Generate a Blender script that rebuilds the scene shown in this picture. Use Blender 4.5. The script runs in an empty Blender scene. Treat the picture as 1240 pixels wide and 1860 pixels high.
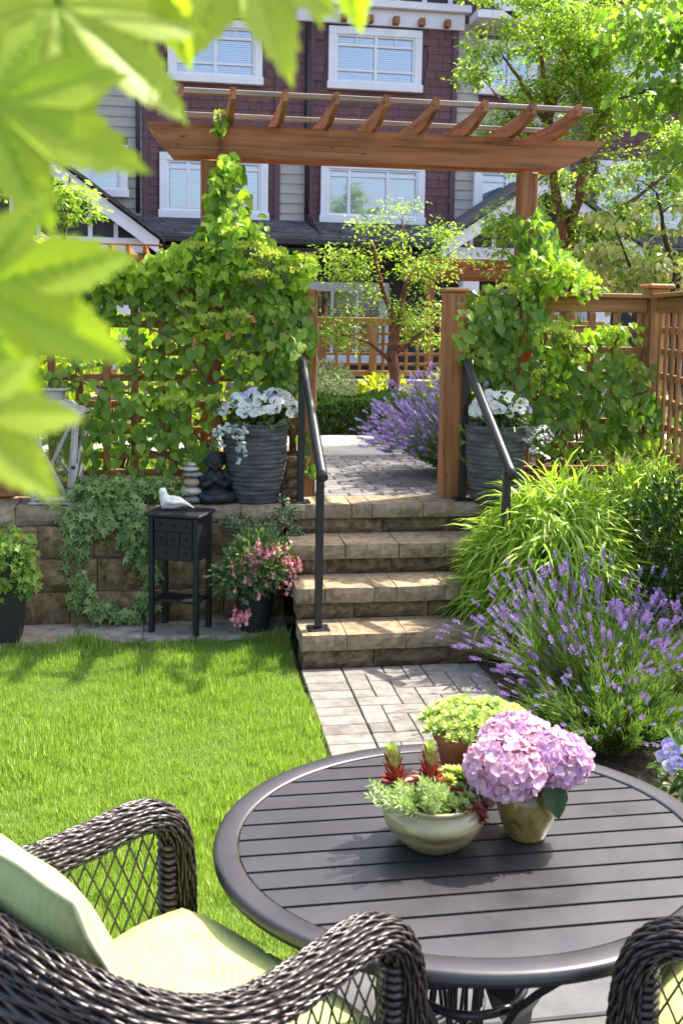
import bpy, bmesh, math, random
import numpy as np
from mathutils import Matrix, Vector, Euler
from mathutils import noise as mnoise

random.seed(7); rng = np.random.default_rng(7)
R = math.radians
scn = bpy.context.scene
col = scn.collection

# ------------------------------------------------------------------ camera, sky, sun, exposure
cd = bpy.data.cameras.new('camera'); cam = bpy.data.objects.new('camera', cd); col.objects.link(cam)
cam.location = (0, 0, 1.753)
cam.rotation_mode = 'QUATERNION'
cam.rotation_quaternion = (Matrix.Rotation(R(-9.2), 3, 'Z') @ Matrix.Rotation(R(90 - 5.5), 3, 'X') @ Matrix.Rotation(R(.9), 3, 'Z')).to_quaternion()
cd.sensor_width = 36; cd.sensor_fit = 'AUTO'; cd.lens = 1850 * 36 / 1860
cd.shift_y = -177 / 1860
cd.clip_start = .05; cd.clip_end = 400
cd.dof.use_dof = True; cd.dof.focus_distance = 4.0; cd.dof.aperture_fstop = 7
scn.camera = cam

SUN_EL, SUN_AZ = 54, 64          # degrees; azimuth from +Y towards +X
w = bpy.data.worlds.new('World'); scn.world = w; w.use_nodes = True
nt = w.node_tree
sky = nt.nodes.new('ShaderNodeTexSky'); sky.sky_type = 'NISHITA'; sky.sun_disc = False
sky.sun_elevation = R(SUN_EL); sky.sun_rotation = R(SUN_AZ)
sky.air_density = .8; sky.dust_density = 4.0; sky.ozone_density = .6
nt.links.new(sky.outputs[0], nt.nodes['Background'].inputs[0])
nt.nodes['Background'].inputs[1].default_value = .15
sl = bpy.data.lights.new('sun', 'SUN'); sl.energy = 3.5; sl.angle = R(.53); sl.color = (1, .95, .86)
so = bpy.data.objects.new('sun', sl); col.objects.link(so)
_d = Vector((math.sin(R(SUN_AZ)) * math.cos(R(SUN_EL)), math.cos(R(SUN_AZ)) * math.cos(R(SUN_EL)), math.sin(R(SUN_EL))))
so.rotation_euler = _d.to_track_quat('Z', 'Y').to_euler(); so.location = _d * 30
scn.view_settings.view_transform = 'Standard'; scn.view_settings.look = 'None'
scn.view_settings.exposure = 1.94; scn.view_settings.gamma = 1
scn.view_settings.use_curve_mapping = False
scn.cycles.max_bounces = 8; scn.cycles.transparent_max_bounces = 12
scn.cycles.diffuse_bounces = 4; scn.cycles.transmission_bounces = 6
scn.cycles.sample_clamp_indirect = 8

# ------------------------------------------------------------------ materials
M = {}
def new_mat(n):
    m = bpy.data.materials.new(n); m.use_nodes = True; M[n] = m
    return m, m.node_tree.nodes, m.node_tree.links, m.node_tree.nodes['Principled BSDF']
def rnd_node(N, L):
    oi = N.new('ShaderNodeObjectInfo'); ge = N.new('ShaderNodeNewGeometry')
    a = N.new('ShaderNodeMath'); a.operation = 'ADD'; L.new(oi.outputs['Random'], a.inputs[0]); L.new(ge.outputs['Random Per Island'], a.inputs[1])
    f = N.new('ShaderNodeMath'); f.operation = 'FRACT'; L.new(a.outputs[0], f.inputs[0])
    return f.outputs[0]
def ramp(N, cols, pos=None):
    r = N.new('ShaderNodeValToRGB'); e = r.color_ramp.elements
    while len(e) < len(cols): e.new(.5)
    for i, c in enumerate(cols):
        e[i].position = pos[i] if pos else i / (len(cols) - 1)
        e[i].color = (*c, 1)
    return r
def solid(n, cols, rough=.6, scale=(8, 8, 8), bump=.2, bscale=None, metal=0, spec=.5, piece=.0, detail=6, ramp_pos=None, coat=0, bdist=.01):
    """noise-mottled surface; piece = how much each separate piece differs in value"""
    m, N, L, P = new_mat(n)
    tc = N.new('ShaderNodeTexCoord'); mp = N.new('ShaderNodeMapping'); mp.inputs['Scale'].default_value = scale
    L.new(tc.outputs['Object'], mp.inputs[0])
    src = mp.outputs[0]
    if piece > 0:
        r = rnd_node(N, L)
        mu = N.new('ShaderNodeVectorMath'); mu.operation = 'SCALE'; mu.inputs[0].default_value = (37, 19, 53)
        L.new(r, mu.inputs['Scale'])
        ad = N.new('ShaderNodeVectorMath'); L.new(src, ad.inputs[0]); L.new(mu.outputs[0], ad.inputs[1]); src = ad.outputs[0]
    no = N.new('ShaderNodeTexNoise'); no.inputs['Scale'].default_value = 1; no.inputs['Detail'].default_value = detail; no.inputs['Roughness'].default_value = .6
    L.new(src, no.inputs[0])
    rp = ramp(N, cols, ramp_pos or [.32 + .36 * i / max(1, len(cols) - 1) for i in range(len(cols))])
    L.new(no.outputs[0], rp.inputs[0]); c = rp.outputs[0]
    if piece > 0:
        hs = N.new('ShaderNodeHueSaturation'); mr = N.new('ShaderNodeMapRange')
        mr.inputs[3].default_value = 1 - piece; mr.inputs[4].default_value = 1 + piece
        L.new(r, mr.inputs[0]); L.new(mr.outputs[0], hs.inputs['Value']); L.new(c, hs.inputs['Color']); c = hs.outputs[0]
    L.new(c, P.inputs['Base Color'])
    P.inputs['Roughness'].default_value = rough; P.inputs['Metallic'].default_value = metal
    P.inputs['Specular IOR Level'].default_value = spec
    if coat: P.inputs['Coat Weight'].default_value = coat; P.inputs['Coat Roughness'].default_value = .1
    if bump:
        n2 = N.new('ShaderNodeTexNoise'); n2.inputs['Scale'].default_value = 1; n2.inputs['Detail'].default_value = 8; n2.inputs['Roughness'].default_value = .65
        m2 = N.new('ShaderNodeMapping'); m2.inputs['Scale'].default_value = bscale or [s * 4 for s in scale]
        L.new(tc.outputs['Object'], m2.inputs[0]); L.new(m2.outputs[0], n2.inputs[0])
        b = N.new('ShaderNodeBump'); b.inputs['Strength'].default_value = bump; b.inputs['Distance'].default_value = bdist
        L.new(n2.outputs[0], b.inputs['Height']); L.new(b.outputs[0], P.inputs['Normal'])
    return m
def leafy(n, cols, trans=.4, rough=.42, spec=.35, tint=(1.1, 1.3, .5), edge=None, pos=None):
    """leaf or petal: each leaf its own shade, light passes through; edge = colour of the leaf margin (variegation)"""
    m, N, L, P = new_mat(n)
    r = rnd_node(N, L); rp = ramp(N, cols, pos); L.new(r, rp.inputs[0]); c = rp.outputs[0]
    tc = N.new('ShaderNodeTexCoord'); no = N.new('ShaderNodeTexNoise'); no.inputs['Scale'].default_value = 40; no.inputs['Detail'].default_value = 3
    L.new(tc.outputs['Object'], no.inputs[0])
    hs = N.new('ShaderNodeHueSaturation'); mr = N.new('ShaderNodeMapRange'); mr.inputs[3].default_value = .72; mr.inputs[4].default_value = 1.25
    L.new(no.outputs[0], mr.inputs[0]); L.new(mr.outputs[0], hs.inputs['Value']); L.new(c, hs.inputs['Color']); c = hs.outputs[0]
    if edge:
        at = N.new('ShaderNodeAttribute'); at.attribute_name = 'edge'
        rr = ramp(N, [(0, 0, 0), (1, 1, 1)], [.70, .97]); L.new(at.outputs['Fac'], rr.inputs[0])
        mx = N.new('ShaderNodeMix'); mx.data_type = 'RGBA'; L.new(rr.outputs[0], mx.inputs[0]); L.new(c, mx.inputs[6]); mx.inputs[7].default_value = (*edge, 1); c = mx.outputs[2]
    L.new(c, P.inputs['Base Color']); P.inputs['Roughness'].default_value = rough; P.inputs['Specular IOR Level'].default_value = spec
    if trans:
        tr = N.new('ShaderNodeBsdfTranslucent'); mu = N.new('ShaderNodeMix'); mu.data_type = 'RGBA'; mu.blend_type = 'MULTIPLY'; mu.inputs[0].default_value = 1
        L.new(c, mu.inputs[6]); mu.inputs[7].default_value = (*tint, 1); L.new(mu.outputs[2], tr.inputs[0])
        ms = N.new('ShaderNodeMixShader'); ms.inputs[0].default_value = trans
        L.new(P.outputs[0], ms.inputs[1]); L.new(tr.outputs[0], ms.inputs[2]); L.new(ms.outputs[0], N['Material Output'].inputs[0])
    return m
def glass(n, tint=(1, 1, 1), base=.12, gloss=1.0):
    m, N, L, P = new_mat(n); N.remove(P)
    t = N.new('ShaderNodeBsdfTransparent'); t.inputs[0].default_value = (*tint, 1)
    g = N.new('ShaderNodeBsdfGlossy'); g.inputs['Roughness'].default_value = .02; g.inputs[0].default_value = (gloss, gloss, gloss, 1)
    fr = N.new('ShaderNodeFresnel'); fr.inputs[0].default_value = 1.5
    a = N.new('ShaderNodeMath'); a.operation = 'ADD'; a.inputs[1].default_value = base; L.new(fr.outputs[0], a.inputs[0])
    ms = N.new('ShaderNodeMixShader'); L.new(a.outputs[0], ms.inputs[0]); L.new(t.outputs[0], ms.inputs[1]); L.new(g.outputs[0], ms.inputs[2])
    L.new(ms.outputs[0], N['Material Output'].inputs[0]); return m

def wood(n, cols, axis, piece=.15, rough=.6):
    s = [26, 26, 26]; s[axis] = 1.6
    m = solid(n, cols, rough, s, .25, [k * 2.2 for k in s], piece=piece, spec=.3, bdist=.004)
    N, L = m.node_tree.nodes, m.node_tree.links; P = N['Principled BSDF']; src = P.inputs['Base Color'].links[0].from_socket
    tc = N.new('ShaderNodeTexCoord'); mp = N.new('ShaderNodeMapping'); k = [13, 13, 13]; k[axis] = 4.5; mp.inputs['Scale'].default_value = k
    L.new(tc.outputs['Object'], mp.inputs[0]); vo = N.new('ShaderNodeTexVoronoi'); vo.inputs['Scale'].default_value = 1; L.new(mp.outputs[0], vo.inputs[0])
    rp = ramp(N, [(.75, .75, .75), (0, 0, 0)], [.05, .16]); L.new(vo.outputs['Distance'], rp.inputs[0])      # knots
    n3 = N.new('ShaderNodeTexNoise'); n3.inputs['Scale'].default_value = 1; n3.inputs['Detail'].default_value = 3; m3 = N.new('ShaderNodeMapping'); q = [90, 90, 90]; q[axis] = 1.1; m3.inputs['Scale'].default_value = q
    L.new(tc.outputs['Object'], m3.inputs[0]); L.new(m3.outputs[0], n3.inputs[0]); r3 = ramp(N, [(0, 0, 0), (.6, .6, .6)], [.60, .72]); L.new(n3.outputs[0], r3.inputs[0])   # drying checks
    a = N.new('ShaderNodeMath'); a.operation = 'MAXIMUM'; L.new(rp.outputs[0], a.inputs[0]); L.new(r3.outputs[0], a.inputs[1])
    mx = N.new('ShaderNodeMix'); mx.data_type = 'RGBA'; L.new(a.outputs[0], mx.inputs[0]); L.new(src, mx.inputs[6]); mx.inputs[7].default_value = (*[c * .4 for c in cols[0]], 1); L.new(mx.outputs[2], P.inputs['Base Color'])
    return m
CED = [(.15, .055, .018), (.31, .125, .042), (.40, .18, .066)]
for i, a in enumerate('xyz'): wood('cedar_' + a, CED, i)
OLD = [(.15, .115, .08), (.25, .20, .145), (.34, .28, .215)]
for i, a in enumerate('xyz'): wood('grey_wood_' + a, OLD, i)
TAN = [(.20, .088, .03), (.34, .165, .06), (.42, .22, .09)]
for i, a in enumerate('xyz'): wood('tan_wood_' + a, TAN, i)
WWH = [(.28, .26, .235), (.40, .38, .35), (.50, .475, .44)]
wood('whitewash', WWH, 2, .06)
solid('block', [(.085, .056, .026), (.20, .14, .072), (.30, .22, .125)], .95, (22, 22, 22), 1.0, (150, 150, 150), piece=.16, spec=.15, bdist=.012)
solid('cap_stone', [(.18, .13, .07), (.29, .222, .138), (.355, .285, .195)], .95, (18, 18, 18), .8, (210, 210, 210), piece=.12, spec=.15, bdist=.006)
solid('kerb_stone', [(.17, .14, .11), (.28, .245, .20), (.36, .32, .27)], .9, (12, 12, 12), .6, (120, 120, 120), piece=.12, spec=.2)
solid('paver', [(.125, .112, .095), (.175, .16, .14), (.215, .20, .178)], .9, (16, 16, 16), .4, (160, 160, 160), piece=.17, spec=.2, bdist=.004)
solid('paver_grey', [(.11, .105, .10), (.165, .158, .15), (.21, .20, .195)], .9, (16, 16, 16), .4, (160, 160, 160), piece=.17, spec=.2, bdist=.004)
solid('joint_sand', [(.09, .075, .055), (.14, .12, .09)], 1, (40, 40, 40), .4, spec=.1)
solid('path_joint', [(.10, .088, .07), (.15, .135, .11)], 1, (40, 40, 40), .4, spec=.1)
solid('concrete', [(.27, .25, .215), (.34, .32, .28), (.38, .36, .32)], .9, (3, 3, 3), .25, (90, 90, 90), spec=.2)
solid('slab', [(.055, .055, .058), (.082, .082, .085), (.11, .11, .112)], .85, (5, 5, 5), .25, (120, 120, 120), piece=.06, spec=.3)
solid('soil', [(.025, .017, .011), (.06, .042, .028), (.1, .075, .05)], 1, (30, 30, 30), .8, (60, 60, 60), spec=.1)
solid('turf', [(.03, .055, .012), (.06, .10, .02), (.09, .13, .03)], 1, (25, 25, 25), .6, spec=.1)
solid('black_metal', [(.010, .010, .012), (.016, .016, .018)], .34, (30, 30, 30), .05, spec=.5)
solid('black_paint', [(.004, .004, .007), (.008, .008, .013)], .5, (20, 20, 60), .15, spec=.4)
solid('table_metal', [(.024, .022, .0245), (.030, .028, .031), (.036, .034, .037)], .36, (5, 5, 5), .05, (240, 240, 240), spec=.6, piece=.05, bdist=.002)
solid('wicker', [(.011, .007, .006), (.026, .017, .014), (.055, .039, .033)], .3, (30, 30, 30), .1, spec=.6, piece=.4)
solid('wicker_core', [(.010, .008, .007), (.016, .012, .011)], .7, (30, 30, 30), .1, spec=.2)
solid('cushion', [(.27, .315, .105), (.33, .375, .14), (.37, .41, .175)], .9, (10, 10, 10), .25, (600, 600, 600), spec=.12, bdist=.002)
solid('piping', [(.50, .52, .26), (.58, .60, .33)], .85, (60, 60, 60), .1, spec=.15)
solid('pot_grey', [(.03, .031, .035), (.062, .063, .07), (.12, .12, .128)], .55, (8, 8, 30), .35, (30, 30, 200), spec=.4)
solid('pot_black', [(.012, .012, .014), (.022, .022, .025)], .5, (20, 20, 20), .1, spec=.4)
solid('celadon', [(.10, .08, .03), (.25, .22, .10), (.32, .29, .15), (.15, .13, .06)], .25, (3, 3, 26), .06, (8, 8, 60), spec=.5, coat=.4)
solid('ochre_glaze', [(.13, .09, .02), (.25, .18, .045), (.31, .23, .065)], .22, (14, 14, 14), .06, spec=.5, coat=.4)
solid('crack', [(.05, .032, .012), (.07, .05, .02)], .5, (40, 40, 40), 0)
solid('terracotta', [(.24, .075, .03), (.36, .12, .05), (.42, .16, .075)], .75, (14, 14, 14), .2, spec=.25)
solid('statue', [(.010, .010, .012), (.020, .021, .024), (.035, .036, .04)], .55, (14, 14, 14), .25, spec=.35)
solid('bird_white', [(.52, .49, .42), (.66, .63, .56), (.72, .69, .62)], .55, (16, 16, 16), .15, spec=.35)
solid('pebble_grey', [(.16, .15, .14), (.25, .24, .22)], .7, (25, 25, 25), .1)
solid('pebble_tan', [(.30, .22, .12), (.44, .34, .21)], .7, (25, 25, 25), .1)
solid('pebble_pale', [(.36, .32, .26), (.50, .46, .38)], .7, (25, 25, 25), .1)
solid('shingle', [(.12, .058, .058), (.155, .079, .079), (.18, .096, .095)], .8, (4, 4, 40), .2, (20, 20, 200), piece=.13, spec=.25)
solid('siding', [(.34, .305, .26), (.41, .37, .32), (.45, .41, .36)], .75, (1, 20, 40), .15, piece=.05, spec=.3)
solid('white_trim', [(.72, .72, .72), (.80, .80, .80)], .5, (3, 3, 3), .05, spec=.4)
solid('purple_trim', [(.095, .045, .053), (.12, .058, .067)], .6, (6, 6, 6), .1)
solid('gutter', [(.022, .018, .020), (.035, .028, .03)], .5, (6, 6, 6), .05)
solid('dark_panel', [(.035, .03, .032), (.05, .044, .046)], .7, (6, 6, 6), .1)
solid('room_dark', [(.03, .03, .032), (.05, .05, .052)], .9, (3, 3, 3), 0)
solid('blind', [(.66, .68, .70), (.74, .76, .78)], .6, (3, 3, 3), 0)
solid('roof_shingle', [(.045, .042, .046), (.09, .085, .09), (.14, .133, .138)], .95, (9, 22, 22), .5, (40, 90, 90), piece=.3, spec=.15)
solid('bark_copper', [(.10, .032, .017), (.20, .07, .035), (.30, .13, .075)], .7, (20, 20, 7), .7, (60, 60, 20), spec=.3)
solid('bark_dark', [(.025, .016, .012), (.055, .036, .027), (.09, .06, .045)], .85, (20, 20, 7), .6, (60, 60, 20), spec=.2)
solid('stem_green', [(.07, .10, .025), (.13, .16, .05)], .6, (30, 30, 30), 0)
solid('stem_brown', [(.07, .035, .018), (.13, .07, .035)], .8, (40, 40, 40), .2)
glass('window_glass', (.9, .95, 1), .16)
glass('lantern_glass', (.86, .9, .9), .05)

leafy('maple_leaf', [(.30, .44, .03), (.37, .50, .045), (.44, .54, .07)], .55, tint=(1.1, 1.15, .4))
leafy('tree_leaf', [(.13, .23, .03), (.21, .33, .04), (.31, .41, .06), (.46, .50, .13)], .55)
leafy('tree_leaf_big', [(.11, .21, .03), (.18, .30, .04), (.29, .38, .06)], .55)
leafy('dogwood_leaf', [(.18, .26, .06), (.30, .37, .09), (.48, .46, .20), (.52, .38, .24)], .45)
leafy('gold_leaf', [(.30, .36, .03), (.42, .45, .04), (.52, .50, .07)], .55)
leafy('vine_leaf', [(.09, .195, .018), (.15, .28, .026), (.22, .345, .034), (.33, .43, .05)], .5, spec=.5)
leafy('vine_lime', [(.26, .44, .03), (.37, .53, .04), (.48, .58, .07)], .55)
leafy('vine_flower', [(.36, .43, .06), (.50, .54, .09), (.62, .62, .18)], .4)
leafy('ivy_leaf', [(.06, .14, .03), (.11, .205, .04), (.19, .29, .07), (.30, .37, .13)], .35, edge=(.42, .48, .20))
leafy('euonymus_leaf', [(.06, .12, .04), (.10, .16, .05)], .25, edge=(.56, .54, .32))
leafy('bamboo_leaf', [(.17, .31, .02), (.27, .42, .035), (.40, .52, .06), (.56, .60, .20)], .5)
leafy('boxwood_leaf', [(.022, .055, .012), (.04, .085, .018), (.065, .115, .026)], .3, spec=.45)
leafy('hedge_leaf', [(.025, .06, .012), (.045, .09, .018), (.07, .12, .025)], .3)
leafy('variegated_leaf', [(.26, .33, .13), (.46, .50, .28), (.62, .62, .44)], .35)
leafy('lavender_leaf', [(.08, .14, .03), (.13, .20, .045), (.19, .26, .07)], .35)
leafy('lavender_stem', [(.16, .25, .055), (.26, .34, .10)], .3)
leafy('lavender_flower', [(.16, .09, .27), (.25, .155, .37), (.36, .26, .46)], .3, tint=(1, .9, 1.1))
leafy('lavender_far', [(.17, .12, .34), (.26, .20, .44), (.38, .31, .52)], .3, tint=(1, .9, 1.1))
leafy('grass', [(.15, .245, .026), (.225, .335, .045), (.31, .41, .075), (.52, .52, .24)], .45, pos=[0, .4, .75, 1], spec=.3)
leafy('pansy_white', [(.74, .74, .68), (.80, .80, .76)], .3, tint=(1, 1, 1))
leafy('pansy_violet', [(.34, .28, .62), (.58, .54, .74)], .3, tint=(1, 1, 1))
leafy('pansy_eye', [(.62, .58, .10), (.66, .62, .16)], .1)
leafy('pansy_leaf', [(.05, .11, .02), (.09, .16, .03)], .35)
leafy('dusty_leaf', [(.22, .28, .22), (.34, .40, .33), (.46, .50, .44)], .2, tint=(1, 1, 1))
leafy('fuchsia_flower', [(.66, .11, .15), (.78, .21, .25), (.80, .36, .38)], .3, tint=(1.1, .8, .8))
leafy('fuchsia_skirt', [(.72, .42, .46), (.78, .52, .54)], .35, tint=(1, .9, .9))
leafy('fuchsia_leaf', [(.07, .13, .045), (.115, .19, .065), (.16, .24, .085)], .35)
leafy('hydrangea_pink', [(.56, .31, .47), (.66, .40, .52), (.72, .50, .58), (.70, .44, .46), (.64, .44, .62)], .3, rough=.6, spec=.2, tint=(1, .95, 1))
leafy('hydrangea_mauve', [(.52, .33, .56), (.64, .42, .58), (.72, .50, .62)], .3, rough=.6, spec=.2, tint=(1, .95, 1))
leafy('rosette_lime', [(.36, .45, .08), (.50, .57, .14), (.58, .62, .22)], .3, spec=.4)
leafy('rosette_green', [(.22, .33, .07), (.34, .43, .12)], .3, spec=.4)
leafy('rosette_red', [(.16, .022, .022), (.26, .035, .028), (.34, .06, .04)], .25, spec=.5)
leafy('rosette_tip', [(.30, .40, .09), (.42, .46, .14)], .25, spec=.5)
leafy('sedum_leaf', [(.26, .36, .13), (.36, .45, .19), (.44, .49, .27)], .3)
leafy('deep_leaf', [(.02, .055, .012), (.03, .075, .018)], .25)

# woven leaf print of the cushion cloth
m = M['cushion']; N, L = m.node_tree.nodes, m.node_tree.links; P = N['Principled BSDF']
src = P.inputs['Base Color'].links[0].from_socket
tc = N.new('ShaderNodeTexCoord'); wv = N.new('ShaderNodeTexWave'); wv.inputs['Scale'].default_value = 16; wv.inputs['Distortion'].default_value = 14; wv.inputs['Detail'].default_value = 2; wv.inputs['Detail Scale'].default_value = 1.3
L.new(tc.outputs['Object'], wv.inputs[0]); rp = ramp(N, [(0, 0, 0), (.55, .55, .55)], [.62, .8]); L.new(wv.outputs[0], rp.inputs[0])
mx = N.new('ShaderNodeMix'); mx.data_type = 'RGBA'; L.new(rp.outputs[0], mx.inputs[0]); L.new(src, mx.inputs[6]); mx.inputs[7].default_value = (.38, .425, .185, 1); L.new(mx.outputs[2], P.inputs['Base Color'])
# uneven sheen and dust on the table
m = M['table_metal']; N, L = m.node_tree.nodes, m.node_tree.links; P = N['Principled BSDF']
tc = N.new('ShaderNodeTexCoord'); n3 = N.new('ShaderNodeTexNoise'); n3.inputs['Scale'].default_value = 9; n3.inputs['Detail'].default_value = 7; n3.inputs['Roughness'].default_value = .7; L.new(tc.outputs['Object'], n3.inputs[0])
mr = N.new('ShaderNodeMapRange'); mr.inputs[1].default_value = .35; mr.inputs[2].default_value = .65; mr.inputs[3].default_value = .30; mr.inputs[4].default_value = .40; L.new(n3.outputs[0], mr.inputs[0]); L.new(mr.outputs[0], P.inputs['Roughness'])
src = P.inputs['Base Color'].links[0].from_socket; vo = N.new('ShaderNodeTexVoronoi'); vo.inputs['Scale'].default_value = 38; L.new(tc.outputs['Object'], vo.inputs[0]); rp = ramp(N, [(.3, .3, .3), (0, 0, 0)], [.05, .11]); L.new(vo.outputs['Distance'], rp.inputs[0])
mx = N.new('ShaderNodeMix'); mx.data_type = 'RGBA'; L.new(rp.outputs[0], mx.inputs[0]); L.new(src, mx.inputs[6]); mx.inputs[7].default_value = (.085, .08, .075, 1); L.new(mx.outputs[2], P.inputs['Base Color'])
# ------------------------------------------------------------------ mesh building
class MB:
    def __init__(s): s.v = []; s.f = []; s.sm = []
    def add(s, vs, fs, smooth=False, mat=None):
        o = len(s.v)
        s.v += [tuple(mat @ Vector(p)) for p in vs] if mat is not None else [tuple(p) for p in vs]
        s.f += [tuple(i + o for i in f) for f in fs]; s.sm += [smooth] * len(fs); return s
    def box(s, x0, x1, y0, y1, z0, z1, c=0.004, mat=None):
        """box with chamfered edges"""
        c = min(c, (x1 - x0) * .3, (y1 - y0) * .3, (z1 - z0) * .3)
        if c <= 0:
            vs = [(x, y, z) for x in (x0, x1) for y in (y0, y1) for z in (z0, z1)]
            return s.add(vs, [(0, 1, 3, 2), (4, 6, 7, 5), (0, 4, 5, 1), (2, 3, 7, 6), (0, 2, 6, 4), (1, 5, 7, 3)], False, mat)
        X = (x0, x1); Y = (y0, y1); Z = (z0, z1); vs = []; ix = {}
        for i in (0, 1):
            for j in (0, 1):
                for k in (0, 1):
                    sx, sy, sz = (c, -c)[i], (c, -c)[j], (c, -c)[k]
                    for a, p in (('x', (X[i], Y[j] + sy, Z[k] + sz)), ('y', (X[i] + sx, Y[j], Z[k] + sz)), ('z', (X[i] + sx, Y[j] + sy, Z[k]))):
                        ix[i, j, k, a] = len(vs); vs.append(p)
        g = lambda i, j, k, a: ix[i, j, k, a]
        fs = []
        for i in (0, 1):
            q = [g(i, 0, 0, 'x'), g(i, 1, 0, 'x'), g(i, 1, 1, 'x'), g(i, 0, 1, 'x')]; fs.append(q if i else q[::-1])
            q = [g(0, i, 0, 'y'), g(0, i, 1, 'y'), g(1, i, 1, 'y'), g(1, i, 0, 'y')]; fs.append(q if i else q[::-1])
            q = [g(0, 0, i, 'z'), g(1, 0, i, 'z'), g(1, 1, i, 'z'), g(0, 1, i, 'z')]; fs.append(q if i else q[::-1])
        for i in (0, 1):
            for j in (0, 1):
                fs.append([g(i, j, 0, 'x'), g(i, j, 1, 'x'), g(i, j, 1, 'y'), g(i, j, 0, 'y')])
                fs.append([g(i, 0, j, 'x'), g(i, 1, j, 'x'), g(i, 1, j, 'z'), g(i, 0, j, 'z')])
                fs.append([g(0, i, j, 'y'), g(1, i, j, 'y'), g(1, i, j, 'z'), g(0, i, j, 'z')])
                for k in (0, 1): fs.append([g(i, j, k, 'x'), g(i, j, k, 'y'), g(i, j, k, 'z')])
        return s.add(vs, fs, False, mat)
    def prism(s, poly, axis, a0, a1, mat=None):
        """polygon in the plane across `axis`, extruded a0..a1; poly coords are the other two axes in order"""
        n = len(poly)
        def P(p, a):
            q = list(p); q.insert(axis, a); return q
        vs = [P(p, a0) for p in poly] + [P(p, a1) for p in poly]
        fs = [tuple(range(n))[::-1], tuple(range(n, 2 * n))] + [(i, (i + 1) % n, n + (i + 1) % n, n + i) for i in range(n)]
        return s.add(vs, fs, False, mat)
    def tube(s, pts, rad, sides=8, cap=True, smooth=True, flat=1.0):
        pts = [Vector(p) for p in pts]; n = len(pts)
        if not hasattr(rad, '__len__'): rad = [rad] * n
        T = [(pts[min(i + 1, n - 1)] - pts[max(i - 1, 0)]).normalized() for i in range(n)]
        up = Vector((0, 0, 1)) if abs(T[0].z) < .9 else Vector((1, 0, 0))
        u = T[0].cross(up).normalized(); vs = []
        for i in range(n):
            u = (u - T[i] * u.dot(T[i])).normalized(); v = T[i].cross(u)
            for k in range(sides):
                a = 2 * math.pi * k / sides
                vs.append(pts[i] + u * (math.cos(a) * rad[i]) + v * (math.sin(a) * rad[i] * flat))
        fs = [(i * sides + k, i * sides + (k + 1) % sides, (i + 1) * sides + (k + 1) % sides, (i + 1) * sides + k) for i in range(n - 1) for k in range(sides)]
        if cap: fs += [tuple(range(sides))[::-1], tuple(range((n - 1) * sides, n * sides))]
        return s.add(vs, fs, smooth)
    def lathe(s, prof, seg=32, c=(0, 0, 0), smooth=True, sx=1, sy=1, mat=None, wob=None):
        n = len(prof); vs = []
        for i, (r, z) in enumerate(prof):
            for k in range(seg):
                a = 2 * math.pi * k / seg
                rr = r * (1 + (wob(i, a) if wob else 0))
                vs.append((c[0] + rr * math.cos(a) * sx, c[1] + rr * math.sin(a) * sy, c[2] + z))
        fs = [(i * seg + k, i * seg + (k + 1) % seg, (i + 1) * seg + (k + 1) % seg, (i + 1) * seg + k) for i in range(n - 1) for k in range(seg)]
        if prof[0][0] > 1e-6: fs.append(tuple(range(seg))[::-1])
        if prof[-1][0] > 1e-6: fs.append(tuple(range((n - 1) * seg, n * seg)))
        return s.add(vs, fs, smooth, mat)
    def ball(s, c, r, seg=16, rings=10, mat=None):
        rx, ry, rz = r if hasattr(r, '__len__') else (r, r, r)
        pr = [(math.sin(math.pi * i / rings), -math.cos(math.pi * i / rings) * rz) for i in range(rings + 1)]
        pr[0] = (1e-4, -rz); pr[-1] = (1e-4, rz)
        return s.lathe(pr, seg, c, True, rx, ry, mat)
    def grid(s, P, smooth=True, closed=False):
        """P[i][j] rows of points"""
        n, m = len(P), len(P[0]); vs = [p for r in P for p in r]
        fs = [(i * m + j, i * m + (j + 1) % m, (i + 1) * m + (j + 1) % m, (i + 1) * m + j) for i in range(n - 1) for j in range(m if closed else m - 1)]
        return s.add(vs, fs, smooth)
    def mesh(s, name, mat, off=(0, 0, 0)):
        me = bpy.data.meshes.new(name)
        ox, oy, oz = off
        me.from_pydata([(x - ox, y - oy, z - oz) for x, y, z in s.v], [], s.f)
        me.polygons.foreach_set('use_smooth', s.sm)
        if isinstance(mat, str): mat = M[mat]
        me.materials.append(mat); me.update(); return me
def np_mesh(name, V, F, mat, smooth=False, edge=None):
    """fast mesh: V (n,3), F (m,k) equal-sided faces or a list of such arrays"""
    me = bpy.data.meshes.new(name); Fs = F if isinstance(F, list) else [F]
    me.vertices.add(len(V)); me.vertices.foreach_set('co', np.asarray(V, np.float32).ravel())
    tot = [np.full(len(f), f.shape[1], np.int32) for f in Fs]; tot = np.concatenate(tot)
    lv = np.concatenate([f.ravel() for f in Fs]).astype(np.int32)
    me.loops.add(len(lv)); me.loops.foreach_set('vertex_index', lv)
    me.polygons.add(len(tot)); st = np.concatenate([[0], np.cumsum(tot)[:-1]]).astype(np.int32)
    me.polygons.foreach_set('loop_start', st)
    try: me.polygons.foreach_set('loop_total', tot)
    except Exception: pass
    me.polygons.foreach_set('use_smooth', np.full(len(tot), smooth, bool))
    if edge is not None:
        at = me.attributes.new('edge', 'FLOAT', 'POINT'); at.data.foreach_set('value', np.asarray(edge, np.float32))
    me.materials.append(M[mat] if isinstance(mat, str) else mat)
    me.update(calc_edges=True); return me

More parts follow.
